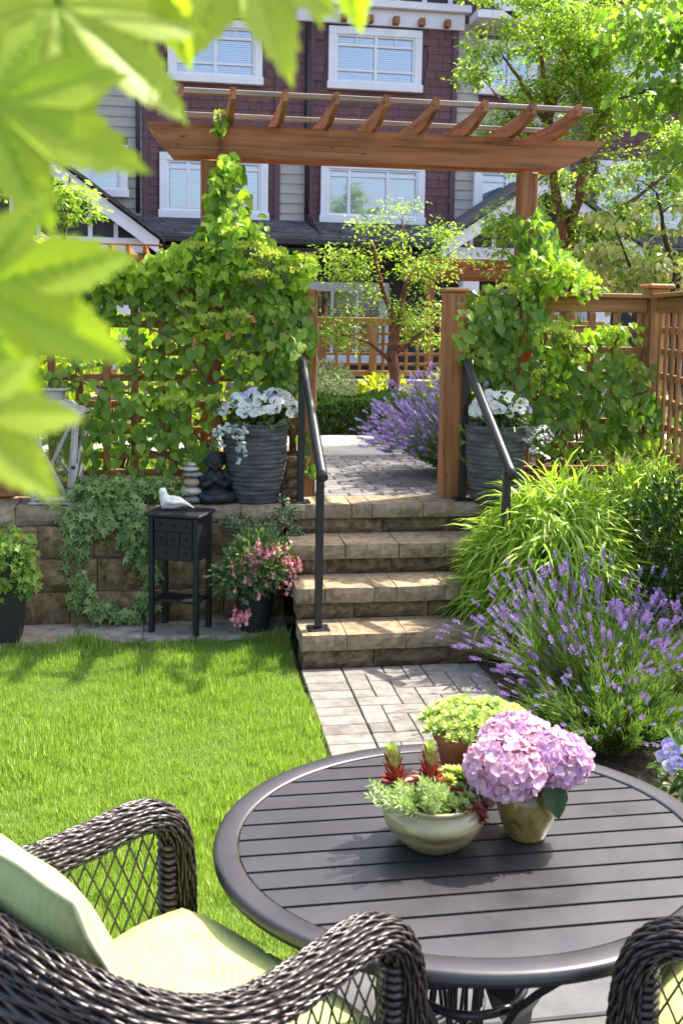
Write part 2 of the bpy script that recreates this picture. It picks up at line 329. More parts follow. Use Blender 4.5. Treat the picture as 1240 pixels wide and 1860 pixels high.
LOC = {}
def tag(o, label=None, cat=None, group=None, kind=None):
    if label: o['label'] = label
    if cat: o['category'] = cat
    if group: o['group'] = group
    if kind: o['kind'] = kind
    return o
def thing(name, label, cat, loc=(0, 0, 0), group=None, rot=0):
    o = bpy.data.objects.new(name, None); col.objects.link(o); o.location = loc; o.rotation_euler = (0, 0, rot)
    o.empty_display_size = .05
    LOC[o.name] = Vector(loc); return tag(o, label, cat, group)
def link(name, me, parent=None, loc=(0, 0, 0), kind=None, mtx=None, label=None):
    o = bpy.data.objects.new(name, me); col.objects.link(o)
    if parent is not None: o.parent = parent
    if mtx is not None: o.matrix_local = mtx
    else: o.location = loc
    if kind: o['kind'] = kind
    if label: o['label'] = label
    return o
def off_of(parent):
    v = Vector((0, 0, 0))
    while parent is not None: v = v + Vector(parent.location); parent = parent.parent
    return v
def part(name, mb, mat, parent, kind=None, label=None, local=False):
    """mesh part; geometry in world coordinates unless local"""
    off = (0, 0, 0) if local else off_of(parent)
    return link(name, mb.mesh(name, mat, off), parent, kind=kind, label=label)
def single(name, mb, mat, label, cat, loc=(0, 0, 0), group=None, rot=0):
    """a thing that is one mesh; geometry in world coordinates, origin moved to loc"""
    o = link(name, mb.mesh(name, mat, loc), None, loc); return tag(o, label, cat, group)
def structure(name, mb, mat):
    return tag(link(name, mb.mesh(name, mat)), kind='structure')
def piece(name, me, parent, p, rz=0, s=(1, 1, 1), local=False):
    """one of many alike pieces sharing a mesh; p in world coordinates unless local"""
    if not local: p = Vector(p) - off_of(parent)
    return link(name, me, parent, mtx=Matrix.LocRotScale(Vector(p), Euler((0, 0, rz)), Vector(s)))
def boxpart(name, parent, mat, x0, x1, y0, y1, z0, z1, c=.004):
    return part(name, MB().box(x0, x1, y0, y1, z0, z1, c), mat, parent)

# ------------------------------------------------------------------ leaves: templates lie base at origin, tip +Y, face +Z
def T(vs, fs, edge=None): return (np.array(vs, float), [np.array(f) for f in fs], None if edge is None else np.array(edge, float))
LEAF = {
 'oval': T([(0, 0, 0), (.30, .32, .07), (.27, .66, .05), (0, 1, -.08), (-.27, .66, .05), (-.30, .32, .07), (0, .5, -.01)],
           [[(0, 1, 6), (1, 2, 6), (2, 3, 6), (3, 4, 6), (4, 5, 6), (5, 0, 6)]], [.6, 1, 1, 1, 1, 1, 0]),
 'heart': T([(0, 0, 0), (.26, -.10, .03), (.47, .10, .08), (.46, .40, .07), (.26, .72, .02), (0, 1.02, -.10), (-.26, .72, .02), (-.46, .40, .07), (-.47, .10, .08), (-.26, -.10, .03), (0, .42, -.02)],
            [[(0, 1, 10), (1, 2, 10), (2, 3, 10), (3, 4, 10), (4, 5, 10), (5, 6, 10), (6, 7, 10), (7, 8, 10), (8, 9, 10), (9, 0, 10)]]),
 'ivy': T([(0, 0, 0), (.34, -.14, .02), (.22, .18, .03), (.55, .42, -.03), (.20, .52, .03), (0, 1, -.08), (-.20, .52, .03), (-.55, .42, -.03), (-.22, .18, .03), (-.34, -.14, .02), (0, .3, 0)],
          [[(0, 1, 10), (1, 2, 10), (2, 3, 10), (3, 4, 10), (4, 5, 10), (5, 6, 10), (6, 7, 10), (7, 8, 10), (8, 9, 10), (9, 0, 10)]], [.5, 1, .8, 1, .8, 1, .8, 1, .8, 1, 0]),
 'lobed': T([(0, 0, 0), (.42, .30, -.04), (.16, .36, .03), (0, 1, -.10), (-.16, .36, .03), (-.42, .30, -.04), (.30, .72, -.05), (-.30, .72, -.05)],
            [[(0, 1, 2), (0, 2, 4), (2, 3, 4), (0, 4, 5), (2, 6, 3), (4, 3, 7)]]),
 'blade': T([(-.5, 0, 0), (.5, 0, 0), (-.5, .35, .06), (.5, .35, .06), (-.4, .72, .02), (.4, .72, .02), (0, 1, -.14)],
            [[(0, 1, 3, 2), (2, 3, 5, 4)], [(4, 5, 6)]]),
 'grass': T([(-.5, 0, 0), (.5, 0, 0), (.42, .6, .06), (-.42, .6, .06), (0, 1, -.12)], [[(0, 1, 2, 3)], [(3, 2, 4)]]),
 'quad': T([(0, 0, 0), (.3, .5, .05), (0, 1, -.05), (-.3, .5, .05)], [[(0, 1, 2, 3)]]),
 'needle': T([(-.06, 0, 0), (.06, 0, 0), (.05, .6, .04), (-.05, .6, .04), (0, 1, 0)], [[(0, 1, 2, 3)], [(3, 2, 4)]]),
 'petal': T([(0, 0, 0), (.42, .35, .10), (.36, .80, .06), (0, .98, .16), (-.36, .80, .06), (-.42, .35, .10), (0, .5, 0)],
            [[(0, 1, 6), (1, 2, 6), (2, 3, 6), (3, 4, 6), (4, 5, 6), (5, 0, 6)]]),
}
def unit(a): return a / np.maximum(np.linalg.norm(a, axis=-1, keepdims=True), 1e-9)
def frames(d, n):
    d = unit(np.asarray(d, float)); x = unit(np.cross(d, n)); z = np.cross(x, d)
    return np.stack([x, d, z], -1)                       # (N,3,3) columns x,y,z
def cloud(tm, pos, d, n, size, wid=1.0):
    V, Fs, E = LEAF[tm] if isinstance(tm, str) else tm
    Fm = frames(d, n); size = np.broadcast_to(np.asarray(size, float), (len(pos),))
    sc = np.ones((len(pos), 3)) * size[:, None]; sc[:, 0] *= wid
    loc = V[None] * sc[:, None, :]
    W = np.einsum('nij,nkj->nki', Fm, loc) + np.asarray(pos)[:, None, :]
    k = len(V); o = (np.arange(len(pos)) * k)[:, None, None]
    F = [(f[None] + o).reshape(-1, f.shape[1]) for f in Fs]
    e = None if E is None else np.tile(E, len(pos))
    return W.reshape(-1, 3), F, e
def merge(parts):
    V = []; by = {}; E = []; o = 0
    for v, F, e in parts:
        V.append(v); E.append(e if e is not None else np.zeros(len(v)))
        for f in F: by.setdefault(f.shape[1], []).append(f + o)
        o += len(v)
    return np.concatenate(V), [np.concatenate(b) for b in by.values()], np.concatenate(E)
def rand_dirs(n): return unit(rng.normal(size=(n, 3)))
TMESH = {}
def tmesh(tm, mat, name='leaf', wid=1.0):
    k = (tm, mat, name, wid)
    if k not in TMESH:
        V, Fs, E = LEAF[tm]; V = V.copy(); V[:, 0] *= wid
        TMESH[k] = np_mesh(name, V, Fs, mat, edge=E)
    return TMESH[k]
CAMP = np.array(cam.location)
def stuff(name, C, mat, parent, smooth=False, kind='stuff'):
    """C = cloud() result in world coordinates"""
    V, F, e = C; off = np.array(off_of(parent)) if parent is not None else np.zeros(3)
    return link(name, np_mesh(name, V - off, F, mat, smooth, e), parent, kind=kind)
def leaves(parent, tm, pos, d, n, size, mat, n_obj=300, name='leaf', rest='foliage', wid=1.0):
    """nearest n_obj leaves become parts, the rest one part of kind stuff"""
    pos = np.asarray(pos, float); size = np.broadcast_to(np.asarray(size, float), (len(pos),)).copy()
    o = np.argsort(np.linalg.norm(pos - CAMP, axis=1) - size * 4)
    a, b = o[:n_obj], o[n_obj:]
    me = tmesh(tm, mat, name, wid); Fm = frames(d, n); off = np.array(off_of(parent))
    for i in a:
        m = Matrix([[*(Fm[i, r] * size[i]), pos[i, r] - off[r]] for r in range(3)] + [[0, 0, 0, 1]])
        link(name, me, parent, mtx=m)
    if len(b): stuff(rest, cloud(tm, pos[b], np.asarray(d)[b], np.asarray(n)[b], size[b], wid), mat, parent)
# ------------------------------------------------------------------ ground and setting
def sheet(name, mat, x0, x1, y0, y1, z):
    return structure(name, MB().add([(x0, y0, z), (x1, y0, z), (x1, y1, z), (x0, y1, z)], [(0, 1, 2, 3)]), mat)
sheet('ground', 'soil', -90, 90, -60, 5.75, -.03)
structure('upper_ground', MB().box(-90, 90, 5.9, 140, -.03, .655, 0), 'soil')
sheet('lawn', 'turf', -6, .375, 2.285, 5.33, .004); sheet('lawn_edge', 'turf', .376, .585, 3.09, 5.33, .004)

def rock_block(w, h, d, seed, rough=.012, nx=6, nz=3):
    """masonry block with a split, uneven front (-Y) face; origin at bottom front centre"""
    m = MB(); r = random.Random(seed); P = []
    for j in range(nz + 1):
        row = []
        for i in range(nx + 1):
            e = i in (0, nx) or j in (0, nz); ed = .002 if rough < .012 else .007
            x = -w / 2 + w * i / nx + (0 if i in (0, nx) else r.uniform(-.3, .3) * w / nx)
            z = h * j / nz + (0 if j in (0, nz) else r.uniform(-.25, .25) * h / nz)
            if e: x += r.uniform(-.003, .003); z += r.uniform(-.002, .002)
            row.append((x, (ed + r.uniform(0, .003)) if e else -r.uniform(0, rough), z))
        P.append(row)
    m.grid(P, False)
    k = len(m.v); a = [P[0][0], P[0][nx], P[nz][nx], P[nz][0]]
    B = [(-w / 2, d, 0), (w / 2, d, 0), (w / 2, d, h), (-w / 2, d, h)]
    m.add(B, [(0, 3, 2, 1)])
    top = [P[nz][i] for i in range(nx + 1)] + [B[2], B[3]]; m.add(top, [tuple(range(len(top)))])
    bot = [P[0][i] for i in range(nx, -1, -1)] + [B[0], B[1]]; m.add(bot, [tuple(range(len(bot)))])
    L = [P[j][0] for j in range(nz, -1, -1)]; L = [B[3]] + L + [B[0]]; m.add(L, [tuple(range(len(L)))][::1])
    Rr = [P[j][nx] for j in range(nz + 1)] + [B[2], B[1]]; m.add(Rr, [tuple(range(len(Rr)))])
    return m
BLK = {}; BW = .34
def block_row(parent, name, mat, x0, x1, y, z, h, d, wid, rough=.012, rz=0, seed=0, gap=.004, jit=.004, cut=True):
    """row of blocks along +X"""
    r = random.Random(seed); x = x0
    first = True
    while x < x1 - .02:
        wd = r.choice(wid) if not (first and cut) else r.choice(wid) * r.choice((.5, .75, 1)); first = False
        if x + wd > x1 - .08: wd = x1 - x
        key = (name, mat, round(h, 3), round(d, 3), rough, r.randrange(5))
        if key not in BLK: BLK[key] = rock_block(BW, h, d, hash(key[2:]) % 9999, rough).mesh(name, mat)
        piece(name, BLK[key], parent, (x + wd / 2, y + r.uniform(-jit, jit), z), r.uniform(-.006, .006), ((wd - gap) / BW, 1, 1))
        x += wd

# lower brick path: border column then 90-degree herringbone
pth = tag(link('path', MB().box(  .60, 1.52, 3.085, 4.86, -.028, .002, 0).mesh('path', 'path_joint')), kind='structure')
pv = [MB().box(-.0982, .0982, -.0482, .0482, 0, .042, .004).mesh('paver', 'paver') for _ in range(1)][0]
pv2 = MB().box(-.0482, .0482, -.0982, .0982, 0, .042, .004).mesh('paver', 'paver')
def pz(): return -.026 + random.uniform(-.0015, .0015)
y = 4.80
while y > 3.12:
    piece('paver', pv, pth, (.702, y, pz()), random.uniform(-.008, .008)); y -= .1
ph = MB().box(-.0475, .0475, -.0475, .0475, 0, .042, .005).mesh('paver', 'paver')
for i in range(7):
    for j in range(17):
        k = (i - j) % 4; X, Y = .855 + .1 * i, 4.80 - .1 * j
        J = random.uniform(-.008, .008)
        if k == 0 and i < 6: piece('paver', pv, pth, (X + .05, Y, pz()), J)
        elif k == 1 and i > 0: pass
        elif k == 2 and j < 16: piece('paver', pv2, pth, (X, Y + (.05 if j > 0 else 0) * 1, pz()), J) if j > 0 else piece('paver', ph, pth, (X, Y, pz()), J)
        elif k == 3 and j < 16: pass
        else: piece('paver', ph, pth, (X, Y, pz()), J)
# upper brick landing beyond the steps, running bond
lnd = tag(link('landing_path', MB().box(.60, 2.3, 5.97, 7.80, .60, .672, 0).mesh('landing_path', 'joint_sand')), kind='structure')
pg = MB().box(-.1, .1, -.0475, .0475, 0, .04, .005).mesh('paver', 'paver_grey')
k = 0; y = 6.025
while y < 7.78:
    x = .62 + (.1 if k % 2 else .0) + .1
    while x < 2.2:
        piece('paver', pg, lnd, (x, y, .64 + random.uniform(-.001, .0015)), random.uniform(-.008, .008)); x += .206
    y += .1; k += 1
# concrete walk and garden bed across it
wk = tag(link('walkway', MB().box(-8, 10, 7.81, 9.12, .60, .668, 0).mesh('walkway', 'joint_sand')), kind='structure')
for i in range(12): boxpart('concrete_slab', wk, 'concrete', -8 + i * 1.5, -6.512 + i * 1.5, 7.812, 9.118, .62, .676, .006)
# patio under the table
pat = tag(link('patio', MB().box(-5, 6, -4, 2.28, -.028, -.006, 0).box(.38, 6, 2.281, 3.08, -.028, -.006, 0).mesh('patio', 'joint_sand')), kind='structure')
for i in range(12):
    for j in range(7):
        x0, y1 = -4.2 + i * .8, 2.28 - j * .8
        if x0 + .8 < .2 and y1 > 1.0 and j < 2: pass
        boxpart('paving_slab', pat, 'slab', x0, x0 + .79, y1 - .79, y1, -.024, .002 + random.uniform(0, .0015), .005)
for i in range(5): boxpart('paving_slab', pat, 'slab', .384 + i * .8, 1.174 + i * .8, 2.29, 3.074, -.024, .003, .005)
sheet('planting_bed', 'soil', 1.50, 6, 3.085, 5.75, .012)

# stone steps
st = thing('stone_steps', 'tan split-face stone steps leading up to the brick landing between two black handrails', 'steps', (1.18, 4.9, 0))
SX0, SX1 = .615, 1.78
SF = [(4.855, 0, .18), (5.11, .18, .347), (5.39, .347, .512), (5.68, .512, .68)]
CH = .078
for i, (yf, zb, zt) in enumerate(SF):
    yb = SF[i + 1][0] + .06 if i < 3 else 5.975
    part('step_core', MB().box(SX0 + .03, SX1 - .03, yf + .18, yb + .05, max(zb - .02, -.02), zt - CH - .004, 0), 'joint_sand', st)
    block_row(st, 'riser_block', 'block', SX0, SX1, yf + .028, zb + .001, zt - CH - zb - .003, .2, (.40, .40, .36), .014, seed=20 + i)
    block_row(st, 'step_cap', 'cap_stone', SX0 - .008, SX1, yf, zt - CH, CH, yb - yf - .004 - (.03 if i < 3 else 0), (.30, .30, .12, .26), .007, seed=31 + i, jit=.003)

# left retaining wall, kerb stones
rw = thing('retaining_wall', 'tan block retaining wall left of the steps with flat capstones and ivy over it', 'wall', (-1, 5.75, 0))
part('wall_core', MB().box(-4, SX0 - .01, 5.86, 6.3, -.02, .575, 0), 'joint_sand', rw)
for i in range(3):
    block_row(rw, 'wall_block', 'block', -4 - .11 * i, SX0 - .012, 5.63 + .035 * i, .04 + .178 * i, .176, .2, (.42, .42, .30), .018, seed=3 + i)
block_row(rw, 'capstone', 'cap_stone', -4, SX0 - .02, 5.735, .575, .1, .42, (.30, .26, .34), .012, seed=9)
kb = thing('kerb_stones', 'weathered stone slabs laid flat along the foot of the block wall', 'kerb', (-1, 5.5, 0))
block_row(kb, 'kerb_slab', 'kerb_stone', -4, SX0 - .014, 5.345, -.02, .065, .30, (.36, .42, .32), .012, seed=5, jit=.008)
rr = thing('block_wall', 'low block wall right of the steps behind the bamboo grass', 'wall', (2.4, 5.75, 0))
for i in range(3): block_row(rr, 'wall_block', 'block', SX1 + .01, 3.2, 5.63 + .035 * i, .0 + .19 * i, .188, .2, (.42, .42, .30), .016, seed=43 + i)
block_row(rr, 'capstone', 'cap_stone', SX1 + .01, 3.2, 5.735, .575, .1, .42, (.30, .26, .34), .012, seed=49)

# ------------------------------------------------------------------ lawn grass
def in_lawn(n):
    x = rng.uniform(-1.75, .585, n); y = rng.uniform(1.9, 5.36, n)
    return x, y
n = 430000
gx, gy = in_lawn(n)
keep = (gy > 2.29) & ((gy > 3.09) | (gx < .375)) & ((gx > -.12 * gy - .95))
gx, gy = gx[keep], gy[keep]
# ragged edge over the kerb and path
n = len(gx)
gh = rng.uniform(.018, .047, n) * (1 + .35 * np.sin(gx * 17 + 2 * np.sin(gy * 13)) * np.sin(gy * 19 + gx * 5)) * (1 + .35 * np.sin(gx * 5.1 + 1.3) * np.sin(gy * 4.3)) * np.where(rng.random(n) < .04, 1.5, 1)
ge = np.clip((gy - 5.22) * 6, 0, 1); gh = gh * (1 + .45 * ge)
th = rng.uniform(0, 2 * np.pi, n); ln = np.abs(rng.normal(0, .5, n)) + .12
dirs = np.stack([np.cos(th) * ln, np.sin(th) * ln, np.ones(n)], -1)
nor = np.stack([np.cos(th + 1.57 * 0) , np.sin(th), -ln], -1)
C = cloud('grass', np.stack([gx, gy, np.full(n, .002)], -1), dirs, nor, gh, .058)
link('grass', np_mesh('grass', C[0], C[1], 'grass'), kind='stuff')

# ------------------------------------------------------------------ the townhouse across the walk
hs = thing('townhouse', 'purple shingled townhouse row with white trimmed windows and grey porch roofs behind the garden', 'house', (2, 17, .65))
HY = 17.0
part('wall', MB().box(-7, 13, HY + .03, HY + .3, .65, 9.5, 0), 'purple_trim', hs)
SHM = MB().add([(-.5, 0, 0), (.5, 0, 0), (.5, .010, .138), (-.5, .010, .138), (-.5, .03, 0), (.5, .03, 0)], [(0, 1, 2, 3), (0, 4, 5, 1), (0, 3, 4), (1, 5, 2)]).mesh('shingle', 'shingle')
holes = []                                   # windows and other areas to keep free
def in_hole(x0, x1, z0, z1): return any(x0 < b - .02 and x1 > a + .02 and z0 < d - .05 and z1 > c + .05 for a, b, c, d in holes)
def window(x0, x1, z0, z1, mul, tra, sub=(), y=HY, blind=True, trim=.125, lift=0):
    """white window: mul = inner mullion x fractions, tra = transom z fractions, sub = (mullion fraction list above the top transom)"""
    holes.append((x0, x1, z0, z1)); yf = y - .07
    f = MB()
    f.box(x0, x1, yf, y + .02, z1 - trim, z1, .006); f.box(x0 - .02, x1 + .02, yf - .02, y + .02, z0, z0 + trim, .006)
    f.box(x0, x0 + trim, yf + .002, y + .02, z0 + trim, z1 - trim, .006); f.box(x1 - trim, x1, yf + .002, y + .02, z0 + trim, z1 - trim, .006)
    a, b, c, d = x0 + trim, x1 - trim, z0 + trim, z1 - trim
    f.box(a, b, yf + .02, y + .01, d - .03, d, .003); f.box(a, b, yf + .02, y + .01, c, c + .035, .003)
    f.box(a, a + .035, yf + .022, y + .01, c + .035, d - .03, .003); f.box(b - .035, b, yf + .022, y + .01, c + .035, d - .03, .003)
    for t in mul: X = a + (b - a) * t; f.box(X - .024, X + .024, yf + .016, y + .01, c + .035, d - .03, .003)
    zs = [c + (d - c) * t for t in tra]
    for Z in zs: f.box(a + .035, b - .035, yf + .024, y + .01, Z - .02, Z + .02, .003)
    for t in sub: X = a + (b - a) * t; f.box(X - .01, X + .01, yf + .026, y + .008, zs[-1] + .02, d - .03, .002)
    fr = part('window', f, 'white_trim', hs)
    xs = [a + .035] + [a + (b - a) * t for t in mul] + [b - .035]; zz = [c + .035] + zs + [d - .03]
    for i in range(len(xs) - 1):
        for j in range(len(zz) - 1):
            part('pane', MB().box(xs[i] + .01, xs[i + 1] - .01, y - .012, y - .006, zz[j] + .01, zz[j + 1] - .01, 0), 'window_glass', fr)
    back = MB().box(a, b, y + .021, y + .026, c, d, 0)
    part('room', back, 'room_dark', fr)
    if blind:
        m = MB(); Z = c + .03
        while Z < d - .03:
            m.add([(a + .01, y - .002, Z), (b - .01, y - .002, Z), (b - .01, y + .016, Z + .031), (a + .01, y + .016, Z + .031)], [(0, 1, 2, 3)]); Z += .034
        o = part('blind', m, 'blind', fr); o['kind'] = 'stuff'
window(2.44, 4.0, 5.47, 6.47, (.5,), (.25, .78), (.25, .75))
window(-.15, 1.36, 5.46, 6.46, (.5,), (.25, .78), (.25, .75))
window(-.28, 1.47, 3.30, 4.34, (.22, .74), (.86,))
window(2.34, 4.10, 3.30, 4.31, (.23, .66), (.86,))
window(-1.75, -.78, 3.6, 4.42, (.4,), (.8,))
window(4.95, 6.1, 3.45, 4.33, (.5,), (.8,))
window(7.15, 8.75, 3.35, 4.5, (.35, .7), (.74,), blind=False)
window(7.3, 8.8, 5.6, 6.6, (.5,), (.25, .78))
window(5.0, 6.0, 5.5, 6.4, (.5,), (.25,))
# shingled bays; recesses with lap siding between them
def shingle_area(x0, x1, z0, z1, y=HY):
    out = []; z = z0; k = 0; r = random.Random(int(x0 * 91 + z0 * 17))
    while z < z1:
        x = x0 - r.uniform(0, .2)
        while x < x1:
            wd = r.choice((.17, .21, .25, .29)); a, b = max(x, x0), min(x + wd, x1)
            if b - a > .03 and not in_hole(a, b, z, z + .13): out.append((a, b, z + r.choice((0, 0, 0, 0, .003)), y))
            x += wd
        z += .131; k += 1
    return out
SH = shingle_area(-.47, 2.07, 4.42, 6.5) + shingle_area(2.15, 4.55, 4.42, 6.5) + shingle_area(-.47, -.3, 3.28, 4.42) + shingle_area(1.49, 1.60, 3.28, 4.42) + shingle_area(2.2, 2.32, 3.28, 4.42) + shingle_area(4.12, 4.55, 3.28, 4.42) + shingle_area(6.78, 9.45, 3.28, 6.5)
SH.sort(key=lambda s: (s[0] > 6, -s[2]))
for a, b, z, y in SH[:300]: piece('shingle', SHM, hs, ((a + b) / 2, y, z), 0, (b - a - .006, 1, 1))
m = MB()
for a, b, z, y in SH[300:]:
    m.add([(a, y, z), (b - .006, y, z), (b - .006, y + .010, z + .138), (a, y + .010, z + .138), (a, y + .03, z), (b - .006, y + .03, z)], [(0, 1, 2, 3), (0, 4, 5, 1), (0, 3, 4), (1, 5, 2)])
part('shingles', m, 'shingle', hs, kind='stuff')
SDM = MB().add([(-.5, 0, 0), (.5, 0, 0), (.5, .02, .168), (-.5, .02, .168), (-.5, .028, 0), (.5, .028, 0)], [(0, 1, 2, 3), (0, 4, 5, 1), (0, 3, 4), (1, 5, 2)]).mesh('siding_plank', 'siding')
for x0, x1, z0, z1 in ((1.64, 2.08, 3.28, 4.42), (-2.4, -.55, 3.28, 6.5), (4.63, 6.68, 3.28, 6.5), (-7, -2.4, 3.28, 6.5), (9.5, 13, 3.28, 6.5)):
    z = z0
    while z < z1:
        segs = [(x0, x1)]
        for a, b, c, d in holes:
            if z < d and z + .16 > c: segs = [q for s in segs for q in ([(s[0], min(s[1], a))] if s[0] < a else []) + ([(max(s[0], b), s[1])] if s[1] > b else [])]
        for a, b in segs:
            if b - a > .02: piece('siding_plank', SDM, hs, ((a + b) / 2, HY, z), 0, (b - a, 1, 1))
        z += .16
for x in (-.5, 1.62, 2.165, 4.58, 6.73): boxpart('corner_board', hs, 'purple_trim', x - .045, x + .045, HY - .03, HY + .028, 3.25, 6.49)
dp = MB().tube([(2.11, HY - .06, 6.45), (2.11, HY - .06, 3.36)], .04, 8).tube([(2.11, HY - .07, 3.4), (2.22, HY - .7, 3.1), (2.25, HY - .95, 3.02)], .04, 8)
part('downpipe', dp, 'gutter', hs)
part('downpipe', MB().tube([(-.62, HY - .06, 6.4), (-.62, HY - .06, 3.36)], .035, 8), 'gutter', hs)
# frieze, brackets, gable panel above
boxpart('frieze_board', hs, 'white_trim', -.6, 4.72, HY - .05, HY + .02, 6.52, 6.78)
boxpart('crown_board', hs, 'white_trim', -.66, 4.8, HY - .16, HY + .02, 6.785, 6.90)
BRK = MB().box(-.05, .05, -.13, 0, 0, .12, .01).mesh('bracket', 'cedar_y')
for i in range(12): piece('bracket', BRK, hs, (-.35 + .432 * i, HY - .052, 6.53))
boxpart('gable_panel', hs, 'dark_panel', -.6, 4.7, HY - .03, HY + .025, 6.905, 8.4)
for i in range(12): boxpart('batten', hs, 'white_trim', -.42 + i * .44, -.34 + i * .44, HY - .06, HY - .032, 6.91, 8.2)
for s in ((4.2, 6.2), (7.6, 9.4)):      # gable ends of the neighbouring bays under the eaves
    pass
def rake(xa, za, xb, zb, y0, y1, wd=.2, mat='white_trim', name='bargeboard'):
    dx, dz = xb - xa, zb - za; L = math.hypot(dx, dz); nx, nz = -dz / L * wd, dx / L * wd
    part(name, MB().prism([(xa, za), (xb, zb), (xb - nx * (1 if nz > 0 else -1), zb - abs(nz)), (xa - nx * (1 if nz > 0 else -1), za - abs(nz))], 1, y0, y1), mat, hs)
rake(4.3, 7.6, 5.6, 6.75, HY - .5, HY - .42); rake(5.9, 6.7, 7.7, 7.9, HY - .5, HY - .42)
boxpart('soffit', hs, 'white_trim', 4.8, 13, HY - .5, HY + .02, 6.62, 6.75)
boxpart('soffit', hs, 'white_trim', -7, -.66, HY - .5, HY + .02, 6.62, 6.75)
part('upper_roof', MB().prism([(HY - .6, 8.4), (HY + 3, 9.9), (HY + 3, 9.8), (HY - .6, 8.3)], 0, -7, 13), 'roof_shingle', hs)
# skirt roof above the ground floor
sk = [(HY - 1.15, 2.96), (HY + .02, 3.32), (HY + .02, 3.22), (HY - 1.15, 2.86)]
part('porch_roof', MB().prism(sk, 0, -7, 13), 'joint_sand', hs)
m = MB(); r = random.Random(4)
for k in range(9):                          # visible shingle courses, each strip uneven
    t0, t1 = k / 9, (k + 1.25) / 9
    x = -7
    while x < 13:
        wd = r.uniform(.14, .34); dz = r.uniform(.012, .022)
        y0, z0, y1, z1 = HY - 1.15 + 1.17 * t0 - .01, 2.96 + .36 * t0, HY - 1.15 + 1.17 * min(t1, 1), 2.96 + .36 * min(t1, 1)
        m.add([(x, y0, z0 + dz), (x + wd - .006, y0, z0 + dz), (x + wd - .006, y1, z1 + .004), (x, y1, z1 + .004), (x, y0, z0), (x + wd - .006, y0, z0)], [(0, 1, 2, 3), (0, 4, 5, 1)]); x += wd
part('roof_shingles', m, 'roof_shingle', hs, kind='stuff')
part('gutter', MB().box(-7, 13, HY - 1.27, HY - 1.155, 2.83, 2.95, .02), 'gutter', hs)
part('porch_ceiling', MB().box(-7, 13, HY - 1.15, HY, 2.74, 2.80, 0), 'dark_panel', hs)
part('ground_floor', MB().box(-7, 13, HY - .12, HY + .028, .65, 2.735, 0), 'dark_panel', hs)
window(1.95, 3.5, .95, 2.32, (.36, .68), (.52,), y=HY - .12, blind=False)
window(-1.2, .6, .95, 2.25, (.5,), (.75,), y=HY - .12, blind=False)
window(5.2, 7.0, .95, 2.25, (.5,), (.75,), y=HY - .12, blind=False)
# gabled porches
def porch(xc, half, zl, za, y):
    g = thing('porch', 'x', 'porch', (xc, y, .65))
    for s in (-1, 1):
        a, b = (xc + s * half, zl), (xc, za)
        ux, uz = b[0] - a[0], b[1] - a[1]; L = math.hypot(ux, uz); nx, nz = uz / L * .21 * -s, -abs(ux) / L * .21
        nx = -s * uz / L * .0
        part('bargeboard', MB().prism([a, b, (b[0], b[1] - .25), (a[0] - s * .02, a[1] - .19)], 1, y - .06, y), 'white_trim', g)
        part('roof_slope', MB().prism([(a[0] + s * .06, a[1] - .01), (b[0], b[1] + .03), (b[0], b[1] + .10), (a[0] + s * .07, a[1] + .05)], 1, y - .12, HY - .2), 'roof_shingle', g)
        part('soffit', MB().prism([(a[0] - s * .02, a[1] - .03), (b[0], b[1] - .02), (b[0], b[1] - .055), (a[0] - s * .02, a[1] - .065)], 1, y + .002, HY - .2), 'white_trim', g)
        X = xc + s * (half - .55)
        part('column_head', MB().box(X - .24, X + .24, y + .1, y + .5, 2.52, 2.62, .01).box(X - .19, X + .19, y + .14, y + .46, 2.40, 2.518, .01), 'white_trim', g)
        part('column', MB().box(X - .13, X + .13, y + .18, y + .42, .65, 2.398, .01), 'white_trim', g)
    part('beam', MB().box(xc - half + .18, xc + half - .18, y + .12, y + .38, 2.625, 2.83, .01), 'white_trim', g)
    part('gable_panel', MB().prism([(xc - half + .35, 2.835), (xc + half - .35, 2.835), (xc, za - .25)], 1, y + .25, y + .3), 'dark_panel', g)
    for k in range(-3, 4):
        X = xc + k * .36; top = 2.83 + (za - .30 - 2.83) * (1 - abs(k * .36) / (half - .3))
        if top > 2.95: part('batten', MB().box(X - .03, X + .03, y + .2, y + .248, 2.835, top, 0), 'white_trim', g)
    return g
g = porch(-1.95, 1.70, 2.80, 4.05, 15); g['label'] = 'white gabled porch with dark panel behind the ivy fence on the left'
g = porch(5.5, 1.62, 2.84, 3.92, 15); g['label'] = 'white gabled porch half hidden by the tall copper-barked tree'
for o in list(bpy.data.objects):
    if o.name.startswith('porch') and o.get('category') == 'porch': o['group'] = 'gabled porches of the townhouse'
# small cedar pergolas in front of the porches
def mini_pergola(x0, x1, z, y, label):
    g = thing('small_pergola', label, 'pergola', ((x0 + x1) / 2, y, .65), 'small pergolas by the porches')
    part('beam', MB().box(x0, x1, y, y + .05, z - .11, z, .005), 'cedar_x', g)
    part('beam', MB().box(x0, x1, y + 1.2, y + 1.25, z - .11, z, .005), 'cedar_x', g)
    rm = MB().prism([(-.22, .10), (-.18, .02), (-.02, .0), (1.5, .0), (1.5, .1), (0, .1)], 0, -.02, .02).mesh('rafter', 'cedar_y')
    n = int((x1 - x0 - .1) / .19)
    for i in range(n + 1): piece('rafter', rm, g, (x0 + .06 + i * .19, y, z + .002))
    part('batten', MB().box(x0 - .05, x1 + .05, y + .05, y + .09, z + .105, z + .13, .003), 'cedar_x', g)
    for X in (x0 + .12, x1 - .12): part('post', MB().box(X - .05, X + .05, y + .055, y + .155, .655, z - .002, .006), 'cedar_z', g)
mini_pergola(-1.75, -.22, 2.42, 12, 'small cedar pergola with short rafters beyond the ivy fence on the left')
mini_pergola(3.05, 4.9, 2.38, 12.6, 'small cedar pergola with short rafters behind the right gate post')

